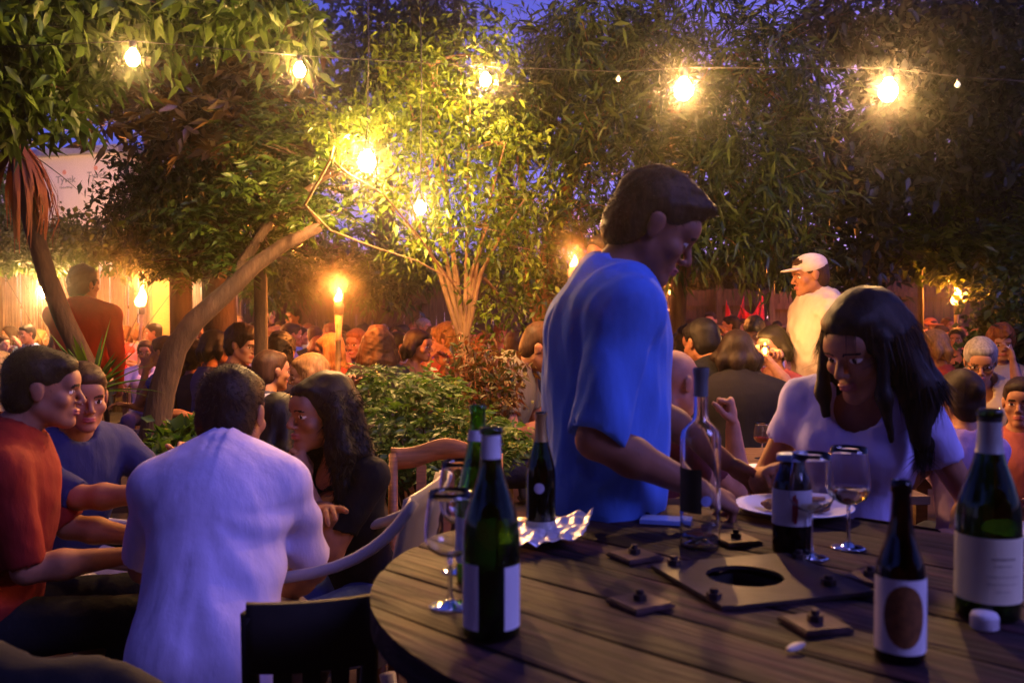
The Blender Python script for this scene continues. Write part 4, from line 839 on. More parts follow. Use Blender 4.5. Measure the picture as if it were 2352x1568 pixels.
person('far guest in dark red beside the bending man', (1165, 818, 12.2), face=100, hair='short', hc='brown', shirt=(.3, .05, .04), near=0, **B_)
person('far guest in lavender shirt at the left edge before the cane fence', (36, 778, 13.2), face=150, hair='short', hc='brown', shirt=(.5, .3, .6), near=1, **B_)
person('far guest with fair hair beside the lavender shirt', (93, 776, 12.9), face=60, sex='f', hair='bob', hc='light', shirt=(.06, .06, .2), near=1, **B_)
person('guest with white hair low behind the red-shirted man', (72, 828, 6.8), face=20, hair='short', hc='grey', shirt=(.2, .2, .25), near=1, hat=('cap', (.6, .68, .6)), **B_)
person('far guest in bright red top left of the bamboo torch', (292, 768, 13.0), face=30, hair='short', hc='red', shirt=(.65, .02, .015), near=1, **B_)
person('woman with glasses and white shirt beside the yucca', (333, 808, 9.0), face=165, sex='f', hair='tied', hc='brown', glasses=True, shirt=(.6, .55, .66), near=1, hp=4, L='lap', Rr='out', legs=(.03, .03, .12), **B_)
person('woman in blue dress with bare arms just behind the leaning trunk', (376, 808, 6.9), face=285, sex='f', hair='tied', hc='dark', shirt=(.02, .04, .25), sleeve=0, near=1, tone=0, L='chin', Rr='fold', legs=(.02, .03, .16), wide=1.15, **B_)
person('far black-haired guest right of the leaning trunk', (465, 760, 12.2), face=120, sex='f', hair='long', hc='black', shirt=(.5, .04, .05), near=1, **B_)
person('far pink-faced guest between two black-haired ones', (493, 757, 13.5), face=200, hair='short', hc='black', tone=2, shirt=(.05, .03, .05), near=1, **B_)
person('far guest with long black hair and bare arm before the patterned shirt', (524, 778, 8.9), face=80, sex='f', hair='long', hc='black', shirt=(.02, .02, .03), sleeve=0, near=1, L='table', Rr='table', **B_)
person('far guest in white and blue patterned shirt', (566, 795, 9.7), face=195, hair='short', hc='brown', smat=m_print, near=1, L='drink', **B_)
person('guest with dark curls below the trunk fork', (453, 822, 6.8), face=40, hair='curlytop', hc='black', shirt=(.02, .015, .03), near=1, **B_)
person('far guest with a shaved head and pale shirt behind the torch poles', (1631, 738, 13.0), face=200, hair='buzz', hc='dark', tone=2, glasses=True, shirt=(.45, .28, .26), near=1, **B_)
person('far dark-haired man looking left in front of the red canvas', (1678, 748, 12.2), face=285, hair='short', hc='black', shirt=(.02, .02, .02), near=1, **B_)
person('far guest with thick black hair bowed over the table before the red canvas', (1733, 762, 8.9), face=210, hp=28, neck=14, hair='curlytop', hc='black', shirt=(.55, .50, .6), hairamp=.6, near=1, **B_)
person('far guest in dark cap beside the man in beige', (1808, 775, 9.5), face=220, hair='short', hc='black', hat=('cap', (.05, .04, .09)), shirt=(.3, .2, .3), near=1, **B_)
person('far guest in purple between the man in blue and the torch pole', (1535, 745, 8.9), face=110, sex='f', hair='long', hc='dark', shirt=(.25, .1, .25), near=1, **B_)
person('far guest in white collar and black jacket beyond the long-haired woman', (2162, 768, 12.5), face=120, hair='short', hc='dark', shirt=(.02, .02, .025), sleeve=1.9, near=1, hp=12, **B_)
person('far guest in an orange hat before the right-hand fence', (2138, 752, 13.7), face=170, hair='short', hc='brown', hat=('brim', (.7, .17, .03)), shirt=(.05, .03, .03), near=1, **B_)
person('far guest with a dark bob and black dress below the pointed flame', (2197, 780, 9.7), face=215, sex='f', hair='bob', hc='black', shirt=(.008, .008, .008), near=1, **B_)
person('far guest with a red-lit face resting a hand on it by the right-hand shrub', (2242, 752, 13.0), face=200, hair='short', hc='dark', shirt=(.15, .05, .02), near=1, Rr='chin', **B_)

for u, v, Y, fc, sx, hr_, hcx, sh, lab in [
    (546, 742, 13.9, 150, 'm', 'short', 'light', (.45, .25, .05), 'far guest in mustard yellow left of the navy jacket'),
    (706, 762, 13.9, 200, 'f', 'long', 'red', (.4, .06, .05), 'far guest in crimson between the pale blue shirt and the thick torch'),
    (757, 752, 14.8, 170, 'm', 'short', 'black', (.1, .08, .1), 'far guest just left of the thick torch flame, before the dark fence'),
    (832, 756, 14.6, 190, 'm', 'buzz', 'brown', (.4, .34, .3), 'far guest with cropped hair and tan shirt right of the thick torch'),
    (905, 768, 13.6, 160, 'f', 'bob', 'brown', (.55, .5, .55), 'far guest in white between the raised pink arm and the pinkish hair'),
    (935, 780, 12.3, 90, 'm', 'short', 'dark', (.05, .05, .2), 'far guest in dark blue above the fern bush'),
    (1048, 770, 13.9, 210, 'm', 'short', 'black', (.5, .45, .55), 'far guest in pale shirt behind the stems of the tall shrub'),
    (1195, 775, 13.6, 150, 'f', 'long', 'light', (.5, .1, .06), 'far guest with fair hair and red top left of the bending man'),
    (1588, 752, 14.3, 170, 'f', 'bob', 'brown', (.5, .2, .15), 'far guest in coral between the torch pole and the shaved head'),
    (1655, 770, 11.7, 120, 'f', 'long', 'light', (.5, .42, .3), 'far guest with fair hair beside the bowed black T-shirt'),
    (1708, 752, 13.9, 180, 'm', 'short', 'brown', (.3, .3, .5), 'far guest in grey-blue under the notch of the red canvas'),
    (1785, 756, 14.3, 190, 'm', 'short', 'dark', (.5, .1, .1), 'far guest in red beside the pale fence'),
    (2290, 765, 13.9, 220, 'm', 'short', 'dark', (.25, .2, .3), 'far guest half lost in the right-hand shrub'),
    (2178, 748, 14.8, 170, 'f', 'bob', 'red', (.3, .05, .05), 'far red-haired guest just under the pointed flame'),
    (135, 785, 11.7, 100, 'f', 'long', 'brown', (.4, .3, .1), 'far guest in ochre beside the slanting palm trunk'),
    (262, 775, 14.3, 190, 'm', 'short', 'black', (.5, .45, .5), 'far guest in white close behind the orange-red sweater'),
    (412, 768, 14.3, 180, 'f', 'bob', 'dark', (.6, .06, .04), 'far guest in scarlet seen beside the leaning trunk'),
    (8, 790, 12.0, 120, 'm', 'short', 'brown', (.35, .3, .3), 'far guest in grey cut by the left edge')]:
    person(lab, (u, v, Y), face=fc, sex=sx, hair=hr_, hc=hcx, shirt=sh, near=0, tone=int(u) % 3, L='table', Rr='table' if u % 2 else 'drink', lean=4, **B_)

palette = [((.5, .05, .04), 'red'), ((.55, .5, .58), 'white'), ((.05, .06, .25), 'navy'), ((.01, .01, .01), 'black'), ((.5, .22, .05), 'orange'), ((.25, .18, .45), 'violet'), ((.30, .28, .22), 'khaki'), ((.15, .25, .5), 'blue'), ((.45, .12, .2), 'rose')]
spots = [(20, 13, 'cane fence'), (62, 12, 'cane fence'), (150, 13, 'cane fence'), (318, 13, 'reed screen'), (352, 12.4, 'reed screen'), (440, 12, 'cane fence end'), (512, 13.6, 'cane fence end'), (585, 12.4, 'brown fence'), (628, 11, 'brown fence'), (655, 13.8, 'brown fence'), (690, 12, 'brown fence'), (722, 10.2, 'thick torch'), (760, 11.5, 'thick torch'), (792, 13.4, 'thick torch'), (838, 11.6, 'dark fence'), (880, 13.6, 'dark fence'), (922, 11.8, 'dark fence'), (950, 13.2, 'dark fence'), (1000, 11, 'tall shrub'), (1030, 13, 'tall shrub'), (1088, 12, 'tall shrub'), (1150, 12.6, 'tall shrub'), (1215, 13, 'willow'), (1568, 12.4, 'torch poles'), (1605, 13.2, 'torch poles'), (1645, 11.4, 'red canvas'), (1690, 12.8, 'red canvas'), (1756, 13, 'red canvas'), (1790, 11.2, 'pale fence'), (2120, 12, 'pointed flame'), (2205, 12.4, 'pointed flame'), (2262, 11.4, 'pointed flame'), (2318, 12.6, 'right-hand shrub')]
hl_ = ['black', 'brown', 'dark', 'light', 'red', 'black', 'brown', 'grey', 'dark']; cnt = {}
for i, (u, Y, by) in enumerate(spots):
    (sh, cn), hcx = palette[(i*5+2) % 9], hl_[(i*7+1) % 9]; sx = 'f' if i % 3 == 0 else 'm'; hst = ['short', 'bob', 'long', 'curlytop', 'short', 'buzz'][i % 6] if sx == 'm' or i % 2 else 'long'
    if hst in ('bob', 'long') and sx == 'm': hst = 'short'
    z = 1.20+.05*((i*37) % 5)/4; v = 731+(1.43-z)*2117/Y; side_w = ['turned left', 'facing the camera', 'turned right', 'turned away'][i % 4]; fc = [270, 182, 90, 5][i % 4]+(i*23) % 30-15
    person('far guest in %s with %s hair, %s, by the %s' % (cn, hcx, side_w, by), (u, v, Y), face=fc, sex=sx, hair=hst, hc=hcx, shirt=sh, near=0, tone=i % 3, L=['table', 'drink', 'fold', 'lap'][i % 4], Rr=['table', 'table', 'chin'][i % 3], lean=3+(i*5) % 12, hp=(i*7) % 14, hy=((i*41) % 50)-25, **B_)

for i, (u, Y, lab) in enumerate([(432, 7.4, 'guest in a dark top just right of the leaning trunk, turned away'), (498, 6.6, 'guest behind the white-shirted man, one row before the patterned shirt'), (556, 6.3, 'guest one row behind the striped shirt'), (757, 6.9, 'guest directly under the thick torch pole'), (818, 7.6, 'guest in dark clothes right of the thick torch pole, above the fern bush'), (868, 6.8, 'nearest guest above the left end of the fern bush'), (915, 7.8, 'guest in profile above the middle of the fern bush'), (962, 7.0, 'guest with bowed head above the fern bush'), (1022, 7.7, 'guest left of the foot of the tall shrub'), (1112, 7.3, 'guest seen through the airy shrub'), (1182, 6.7, 'guest between the airy shrub and the bending man'), (1585, 7.2, 'guest at the foot of the torch poles'), (1648, 6.6, 'guest between the bowed black T-shirt and the broad person in black'), (2140, 6.8, 'guest in shade right of the long-haired woman'), (2300, 6.6, 'guest in shade behind the grey-haired person')]):
    sx = 'f' if i % 2 else 'm'; v = 731+(1.43-1.19-.03*(i % 3))*2117/Y
    person(lab, (u, v, Y), face=[350, 60, 110, 280, 200][i % 5], sex=sx, hair=(['long', 'bob', 'curly'] if sx == 'f' else ['short', 'short', 'curlytop'])[i % 3], hc=['brown', 'black', 'dark', 'light', 'red'][i % 5], shirt=[(.02, .02, .03), (.3, .04, .03), (.05, .05, .14), (.4, .34, .4), (.22, .10, .04)][(i*2) % 5], near=1, tone=i % 3, L=['table', 'drink', 'chin'][i % 3], Rr='table', lean=5+i % 7, hp=(i*5) % 16, group='guests in the middle rows')
# ------------------------------------------------------------ the round spool table
TZ = .96; TC = PZ(1710, 1332, TZ); TR = .665
def tp(u, v, dz=0): p = PZ(u, v, TZ); return V3(p[0], p[1], TZ+dz)
def wood(name, c1, c2, dirn, rough=.7, bump=.6):
    m = bpy.data.materials.new(name); m.use_nodes = True; t = m.node_tree; b = t.nodes['Principled BSDF']; L = t.links.new; b.inputs['Specular IOR Level'].default_value = .3
    tc = t.nodes.new('ShaderNodeTexCoord'); mp = t.nodes.new('ShaderNodeMapping'); mp.vector_type = 'POINT'; mp.inputs['Rotation'].default_value = (0, 0, dirn); mp2 = t.nodes.new('ShaderNodeMapping'); mp2.inputs['Scale'].default_value = (1.6, 26, 26)
    L(tc.outputs['Object'], mp.inputs[0]); L(mp.outputs[0], mp2.inputs[0])
    n = t.nodes.new('ShaderNodeTexNoise'); n.inputs['Scale'].default_value = 1.6; n.inputs['Detail'].default_value = 8; n.inputs['Distortion'].default_value = .8; L(mp2.outputs[0], n.inputs[0])
    n2 = t.nodes.new('ShaderNodeTexNoise'); n2.inputs['Scale'].default_value = 5; n2.inputs['Detail'].default_value = 5; L(mp.outputs[0], n2.inputs[0])
    r = t.nodes.new('ShaderNodeValToRGB'); r.color_ramp.elements[0].position = .35; r.color_ramp.elements[1].position = .68; r.color_ramp.elements[0].color = (*c1, 1); r.color_ramp.elements[1].color = (*c2, 1); L(n.outputs[0], r.inputs[0])
    mx_ = t.nodes.new('ShaderNodeMix'); mx_.data_type = 'RGBA'; mx_.blend_type = 'MULTIPLY'; mx_.inputs[0].default_value = .8; L(r.outputs[0], mx_.inputs[6])
    r2 = t.nodes.new('ShaderNodeValToRGB'); r2.color_ramp.elements[0].position = .35; r2.color_ramp.elements[1].position = .6; r2.color_ramp.elements[0].color = (.16, .13, .14, 1); r2.color_ramp.elements[1].color = (1, 1, 1, 1); L(n2.outputs[0], r2.inputs[0]); L(r2.outputs[0], mx_.inputs[7])
    L(mx_.outputs[2], b.inputs['Base Color']); r3 = t.nodes.new('ShaderNodeMapRange'); r3.inputs[3].default_value = rough-.25; r3.inputs[4].default_value = rough+.15; L(n2.outputs[0], r3.inputs[0]); L(r3.outputs[0], b.inputs['Roughness'])
    bm = t.nodes.new('ShaderNodeBump'); bm.inputs['Strength'].default_value = bump; bm.inputs['Distance'].default_value = .007; L(n.outputs[0], bm.inputs['Height']); L(bm.outputs[0], b.inputs['Normal']); return m
m_plank = wood('spool_wood', (.006, .0025, .004), (.070, .024, .030), R(45), rough=.78, bump=1.6)
m_plank_s = wood('drum_wood', (.04, .022, .015), (.14, .08, .05), R(90))
m_iron = mat('rusty_iron', (.050, .032, .030), .62, metal=.55, var=.6, scale=25, bump=.5, bscale=120, dist=.001)
m_rust = mat('washer_iron', (.08, .042, .042), .6, metal=.4, var=.5, scale=30, bump=.5, bscale=120, dist=.001)
t = thing('spool_table', 'round weathered cable-drum table with gaps between its boards in the foreground', 'table', (TC[0], TC[1], 0))
a45 = -math.pi/4; ud = V3(math.cos(a45), math.sin(a45), 0); vd = V3(-ud[1], ud[0], 0)
base_n = np.dot(V3(-.235, 1.514, 0)-TC*V3(1, 1, 0), vd); WB = .151
def plank(n0, n1, z0, z1, hole=0.0):
    g = .0035; n0 += g; n1 -= g; m = MB()
    if max(abs(n0), abs(n1)) >= TR and min(abs(n0), abs(n1)) >= TR: return None
    ns = np.linspace(max(n0, -TR+.001), min(n1, TR-.001), 9); hw = [math.sqrt(max(TR*TR-n*n, 0)) for n in ns]
    K = 25; rows = []
    for n, h in zip(ns, hw):
        rows.append([TC*V3(1, 1, 0)+ud*x+vd*n for x in np.linspace(-h, h, K)])
    top = []; 
    for i, rw in enumerate(rows):
        e = min(i, len(rows)-1-i); dz = -.0035 if e == 0 else -.0008 if e == 1 else 0
        top.append([p+V3(0, 0, z1+dz+.0012*math.sin(3*p[0]*7+n0*90+p[1]*5)) for p in rw])
    b = 0; vs = [p for rw in top for p in rw]+[V3(p[0], p[1], z0) for rw in rows for p in rw]; Nn = len(rows)*K; f = []
    for i in range(len(rows)-1):
        for j in range(K-1):
            if hole:
                c = (rows[i][j]+rows[i+1][j+1])/2-TC*V3(1, 1, 0)
                if np.linalg.norm(c) < hole: continue
            q = i*K+j; f += [(q, q+1, q+K+1, q+K), (Nn+q, Nn+q+K, Nn+q+K+1, Nn+q+1)]
    for i in range(len(rows)-1): q = i*K; f += [(q, q+K, Nn+q+K, Nn+q), (q+K-1, Nn+q+K-1, Nn+q+2*K-1, q+2*K-1)]
    for j in range(K-1): q = (len(rows)-1)*K+j; f += [(j, Nn+j, Nn+j+1, j+1), (q, q+1, Nn+q+1, Nn+q)]
    return m.add(vs, f)
for k in range(-8, 9):
    m = plank(base_n+k*WB, base_n+(k+1)*WB, TZ-.045, TZ, .085)
    if m: m.go('board', m_plank, t)
for k in range(-8, 9):                                                  # lower disc of the drum
    m = plank(base_n+k*WB, base_n+(k+1)*WB, .03, .075)
    if m: m.go('board', m_plank, t)
m = MB()
for k in range(22):
    a = 2*math.pi*k/22; c = TC*V3(1, 1, 0)+V3(math.cos(a), math.sin(a), 0)*.27; m.box(c+V3(0, 0, (TZ-.045+.075)/2), (.018, .070, TZ-.125), rz=a)
m.go('drum', m_plank_s, t)
m = MB(); m.lathe(TC*V3(1, 1, 0), [(.0, TZ-.30), (.075, TZ-.30), (.075, TZ-.008), (.069, TZ-.008), (.069, TZ-.29), (0, TZ-.29)], 40); m.go('axle_tube', mat('dark_hole', (.006, .005, .006), .9), t, True)
# square centre plate with the axle hole
cn = [tp(1514, 1307), tp(1621, 1403), tp(1978, 1362), tp(1849, 1280)]; pc = sum(cn)/4; e1 = nrm(cn[3]-cn[0]+cn[2]-cn[1]); e2 = nrm(cn[0]-cn[1]+cn[3]-cn[2]); e2 = nrm(e2-e1*np.dot(e1, e2)); h1, h2 = .148, .135
N = 48; vs, fs = [], []
for z in (TZ+.0015, TZ+.0085):
    for k in range(N):
        a = 2*math.pi*(k+.5)/N; x, y = math.cos(a), math.sin(a); q = min(h1/max(abs(x), 1e-6), h2/max(abs(y), 1e-6)); o_ = pc*V3(1, 1, 0)+e1*x*q+e2*y*q; i_ = TC*V3(1, 1, 0)+e1*x*.0685+e2*y*.0685
        vs += [V3(o_[0], o_[1], z), V3(i_[0], i_[1], z)]
for k in range(N):
    a, b = 2*k, 2*((k+1) % N); c, d = a+2*N, b+2*N; fs += [(a, b, b+1, a+1), (c, c+1, d+1, d), (a, c, d, b), (a+1, b+1, d+1, c+1)]
mk('centre_plate', vs, fs, mat('plate_iron', (.04, .025, .03), .5, metal=.35, var=.4, scale=14, bump=.5, bscale=70, dist=.001), t, False)
def bolt(c, r=.013, h=.016):
    m = MB(); a0 = rng.uniform(0, 1); m.prism([(c[0]+r*math.cos(a0+i*math.pi/3), c[1]+r*math.sin(a0+i*math.pi/3)) for i in range(6)], c[2], c[2]+h*.6); m.lathe(c, [(r*.55, h*.6), (r*.55, h), (r*.4, h*1.08), (0, h*1.08)], 12); m.go('bolt', m_iron, t)
for u, v in ((1548, 1306), (1640, 1385), (1903, 1353), (1835, 1292)): bolt(tp(u, v, .0085))
for u, v, rz in ((1457, 1282, .5), (1470, 1391, .55), (1872, 1440, .25), (2000, 1335, .6), (1690, 1245, .3)):
    c = tp(u, v, .0048); m = MB(); m.box(c, (.080, .080, .0055), rz=rz); m.box(c+V3(0, 0, .004), (.074, .074, .0025), rz=rz); m.go('washer_plate', m_rust, t); bolt(c+V3(0, 0, .005), .012, .017)
# ------------------------------------------------------------ bottles, glasses, plates
def glassmat(name, c, rough=.02, tr=1.0, ior=1.5): return mat(name, c, rough, var=0.0, trans=tr, ior=ior)
g_green = glassmat('green_glass', (.22, .62, .10)); g_dkgreen = glassmat('dark_green_glass', (.12, .24, .05)); g_amber = glassmat('amber_glass', (.07, .02, .004)); g_clear = glassmat('clear_glass', (.97, .98, 1), ior=1.45)
m_paper = mat('label_paper', (.72, .70, .72), .75, var=.04, scale=20); m_cream = mat('label_cream', (.78, .72, .48), .7, var=.06, scale=12); m_gold = mat('foil_gold', (.65, .42, .14), .35, metal=.7, var=.2)
m_foilc = mat('capsule_grey', (.42, .44, .40), .4, metal=.4, var=.2); m_wine = mat('white_wine', (.95, .80, .40), .0, var=0, trans=1, ior=1.33); m_red = mat('red_wine', (.30, .01, .01), .0, var=0, trans=.6, ior=1.33)
BP = {'burgundy': [(0, .02), (.30, .008), (.46, 0), (.5, .01), (.5, .48), (.47, .55), (.38, .64), (.26, .74), (.19, .82), (.175, .90), (.175, .965), (.205, .968), (.205, .99), (.17, 1.0)],
      'flute': [(0, .02), (.30, .008), (.46, 0), (.5, .01), (.5, .40), (.47, .50), (.38, .62), (.27, .74), (.20, .85), (.18, .90), (.18, .965), (.20, .968), (.20, .99), (.17, 1.0)],
      'beer': [(0, .02), (.32, .008), (.47, 0), (.5, .012), (.5, .46), (.47, .53), (.36, .62), (.27, .70), (.21, .80), (.19, .93), (.22, .935), (.22, .98), (.19, 1.0)],
      'spirit': [(0, .03), (.36, .01), (.47, 0), (.5, .012), (.5, .60), (.47, .635), (.36, .665), (.22, .695), (.17, .73), (.165, .93), (.165, .95), (.19, .955), (.19, .985), (.16, .99)],
      'stubby': [(0, .02), (.36, .008), (.48, 0), (.5, .012), (.5, .66), (.46, .74), (.36, .84), (.32, .90), (.32, .96), (.36, .965), (.36, .99), (.32, 1.0)]}
def rad_at(pf, z):
    for (r0, z0), (r1, z1) in zip(pf[3:], pf[4:]):
        if z0 <= z <= z1: return r0+(r1-r0)*(z-z0)/max(z1-z0, 1e-6)
    return pf[-1][0]
def bottle(u, v, d, h, kind, gm, label, z=None, at=None, parts=(), cat='wine bottle', fill=None, cap=None, group=None):
    b = at if at is not None else tp(u, v, .0015); t = thing('bottle', label, cat, b, group); pf = BP[kind]; m = MB()
    fine_ = []
    for (r0, z0), (r1, z1) in zip(pf, pf[1:]):
        k = 4 if z1-z0 > .05 else 1
        for i in range(k): fine_.append((r0+(r1-r0)*i/k, z0+(z1-z0)*i/k))
    fine_.append(pf[-1]); o_ = [(r*d, zz*h) for r, zz in fine_]; th_ = .0028
    inn = [(max(r-th_, .0005), zz+ (th_ if i < 5 else 0)) for i, (r, zz) in enumerate(o_)][::-1]; inn[-1] = (0, inn[-1][1]+.008)
    m.lathe(b, o_+inn, 40); m.go('glass', gm, t, True)
    if fill:
        zf, fm = fill; pr_ = [(max(r-th_-.0004, 0), zz) for r, zz in o_ if zz < zf*h and zz > .012*h]; pr_ = [(0, pr_[0][1]+.006)]+pr_; rr_ = rad_at(pf, zf)*d-th_-.0004; pr_ += [(rr_, zf*h), (0, zf*h)]
        m = MB(); m.lathe(b, pr_, 32); m.go('liquid', fm, t, True)
    for nm, z0, z1, a0, a1, pm in parts:                                 # wrapped labels, standing a hair proud of the glass
        m = MB(); zz = np.linspace(z0, z1, 7); pr_ = [(rad_at(pf, q)*d+.0009, q*h) for q in zz]; m.lathe(b, pr_, 28, R(a0), R(a1)); m2 = [(r-.0006, q) for r, q in pr_][::-1]; m.lathe(b, m2, 28, R(a0), R(a1)); m.go(nm, pm, t, True)
    if cap:
        m = MB(); m.lathe(b, [(0, h*1.012), (pf[-1][0]*d*.9, h*1.012), (rad_at(pf, .97)*d+.003, h*1.004), (rad_at(pf, .97)*d+.0035, h*.945)], 24); m.go('crown_cap', cap, t, True)
    return t, b
bottle(1128, 1455, .086, .308, 'burgundy', g_dkgreen, 'dark green wine bottle with two pale label edges, nearest on the left of the table', parts=[('label', .05, .36, 200, 246, m_paper), ('label', .05, .35, 298, 345, m_paper), ('neck_label', .85, .965, 215, 335, m_paper)], fill=(.30, g_dkgreen), cat='wine bottle')
bottle(1098, 1335, .078, .315, 'flute', g_green, 'bright green wine bottle partly hidden behind the dark green one', parts=[('label', .12, .38, 150, 330, m_paper), ('neck_label', .80, .86, 180, 360, m_paper)])
bottle(1242, 1230, .064, .268, 'burgundy', g_dkgreen, 'almost black bottle with gold neck and round badge, standing by the crumpled foil', parts=[('neck_foil', .76, .985, 0, 360, m_gold), ('label', .07, .13, 180, 360, m_foilc)], fill=(.6, g_amber))
m_badge = mat('badge', (.45, .42, .55), .5, var=.15)
def disc_on(b, d, kind, h, zc, ang, r, mt, name, parent, sx=1.0):
    R_ = rad_at(BP[kind], zc)*d+.0013; vs = []; fs = []
    for j in range(7):
        for k in range(24):
            a = 2*math.pi*k/24; q = (j+.02)/6; da = r*q*sx*math.cos(a)/R_; vs.append((b[0]+R_*math.cos(ang+da), b[1]+R_*math.sin(ang+da), b[2]+zc*h+r*q*math.sin(a)))
            if j < 6: fs.append((j*24+k, (j+1)*24+k, (j+1)*24+(k+1) % 24, j*24+(k+1) % 24))
    mk(name, vs, fs, mt, parent, True)
bb = tp(1242, 1230, .0015); par = [o for o in col.objects if o.type == 'EMPTY' and 'almost black bottle' in o.get('label', '')][0]
disc_on(bb, .064, 'burgundy', .268, .40, R(262), .0115, m_badge, 'badge', par)
tb_, bb = bottle(1608, 1255, .082, .372, 'spirit', g_clear, 'tall clear glass bottle with a dark label, in front of the man in blue', parts=[('label', .20, .44, 178, 262, mat('label_dark', (.03, .028, .012), .6)), ('neck_foil', .83, .985, 0, 360, mat('capsule_dull', (.20, .23, .24), .35, metal=.5))], cat='bottle', fill=(.055, m_wine))
m = MB(); disc_on(bb, .0825, 'spirit', .372, .27, R(275), .011, mat('label_blue', (.25, .3, .6), .6), 'small_label', tb_)
ts, bs = bottle(1818, 1268, .076, .196, 'stubby', g_amber, 'short brown bottle with a white label and red mark, behind the wine glass', parts=[('label', .30, .66, 170, 350, m_paper)], cat='beer bottle', fill=(.8, g_amber), cap=mat('cap_blue', (.3, .4, .6), .4, metal=.5))
m_redink = mat('red_ink', (.40, .05, .04), .7)
m = MB()
for k, (a, z0, z1) in enumerate(((-.10, .35, .60), (0, .33, .62), (.10, .40, .58), (.05, .34, .40), (-.06, .55, .61))):
    R_ = .5*.076+.0016; ang = R(262)+a; p = V3(bs[0]+R_*math.cos(ang), bs[1]+R_*math.sin(ang), bs[2]+(z0+z1)/2*.196); m.box(p, (.0012, .0030+.001*(k % 2), (z1-z0)*.196), rz=ang)
m.go('red_mark', m_redink, ts)
tw, bw = bottle(2066, 1512, .066, .246, 'beer', g_amber, 'brown beer bottle with an orange and white label, nearest on the right', parts=[('label', .06, .47, 172, 352, m_paper)], cat='beer bottle', fill=(.55, g_amber))
disc_on(bw, .066, 'beer', .246, .27, R(258), .043, mat('label_brown', (.20, .08, .02), .6, var=.4, scale=90), 'picture', tw, sx=.66)
bottle(2268, 1412, .096, .326, 'burgundy', g_dkgreen, 'large wine bottle with a wide cream label at the right edge', parts=[('label', .09, .40, 160, 370, m_cream), ('neck_foil', .79, .94, 0, 360, m_foilc), ('neck_label', .945, .965, 0, 360, m_black)], fill=(.3, g_dkgreen))
c = tp(2261, 1443, .001); t = thing('screw_top', 'pale cap lying on the table in front of the large wine bottle', 'bottle cap', c); m = MB(); m.lathe(c, [(0, 0), (.0185, 0), (.0195, .002), (.0195, .020), (.0175, .0235), (0, .0235)], 28); m.go('shell', m_paper, t, True)
m = MB()
for k in range(26): a = 2*math.pi*k/26; m.box(c+V3(.0197*math.cos(a), .0197*math.sin(a), .010), (.0012, .0020, .016), rz=a)
m.go('ridges', m_paper, t)
def wineglass(u, v, h, r, label, fill=None, at=None, group=None):
    b = at if at is not None else tp(u, v, .0015); t = thing('wine_glass', label, 'wine glass', b, group); s = h
    bowl = [(.004, .42), (.20*r/.04, .45), (.33*r/.04, .50), (r/.04*.395, .57), (r/.04*.40, .66), (r/.04*.375, .80), (r/.04*.34, .93), (r/.04*.325, 1.0)]
    bowl = [(q*.1 if i else .004, z*s) for i, (q, z) in enumerate(bowl)]; inn = [(max(q-.0013, .0005), z+(.002 if i < 3 else 0)) for i, (q, z) in enumerate(bowl)][::-1]; inn[-1] = (0, .432*s)
    m = MB(); m.lathe(b, bowl+inn, 40); m.go('bowl', g_clear, t, True)
    m = MB(); m.lathe(b, [(.0, .419*s), (.0045, .418*s), (.0038, .35*s), (.0036, .12*s), (.006, .05*s)], 16); m.go('stem', g_clear, t, True)
    m = MB(); m.lathe(b, [(.006, .05*s), (.014, .025*s), (.028, .012*s), (.034, .006*s), (.034, 0), (0, 0)], 32); m.go('foot', g_clear, t, True)
    if fill:
        zf, fm = fill; pr_ = [(max(q-.0018, 0), z) for q, z in bowl if z < zf*s]; pr_[0] = (0, .435*s); pr_ += [(pr_[-1][0]+.0005, zf*s), (0, zf*s)]; m = MB(); m.lathe(b, pr_, 32); m.go('wine', fm, t, True)
wineglass(1034, 1392, .188, .042, 'empty wine glass left of the dark green bottle, nearest to the table edge')
wineglass(1056, 1312, .205, .040, 'wine glass half hidden behind the left-hand bottles')
wineglass(1862, 1280, .205, .044, 'wine glass in front of the short brown bottle', fill=(.50, m_wine))
wineglass(1948, 1258, .206, .043, 'wine glass with a little white wine, before the bending woman', fill=(.60, m_wine))
# plate of leftovers
c = tp(1822, 1182, .004); t = thing('plate', 'white plate with leftovers behind the short brown bottle', 'plate', c); m = MB()
m.lathe(c, [(0, 0), (.075, 0), (.085, .004), (.135, .017), (.139, .019), (.139, .0215), (.134, .020), (.085, .0075), (.07, .004), (0, .004)], 56); m.go('dish', mat('china', (.78, .78, .82), .25, var=.02), t, True)
m_food = mat('crust', (.22, .10, .04), .8, var=.5, scale=60, bump=.6, bscale=150)
for k, (dx, dy, r) in enumerate(((-.045, .01, .03), (.055, -.02, .026), (.07, .015, .018), (-.01, .04, .02), (.03, .03, .014))):
    q = c+V3(dx, dy, .012+r*.25)
    V, F = field_mesh([('e', q, (r, r*.8, r*.42), np.eye(3), .01)], .004, noise=lambda X, Y, Z: .004*waves(X, Y, Z, 3, 90)); mk('food_scrap', V, F, m_food, t)
c = tp(2352, 1236, .004); t = thing('plate', 'white plate just showing at the right edge behind the large bottle', 'plate', c); m = MB()
m.lathe(c, [(0, 0), (.05, 0), (.058, .004), (.088, .013), (.090, .016), (.086, .015), (.058, .007), (0, .004)], 48); m.go('dish', MC['china'], t, True)
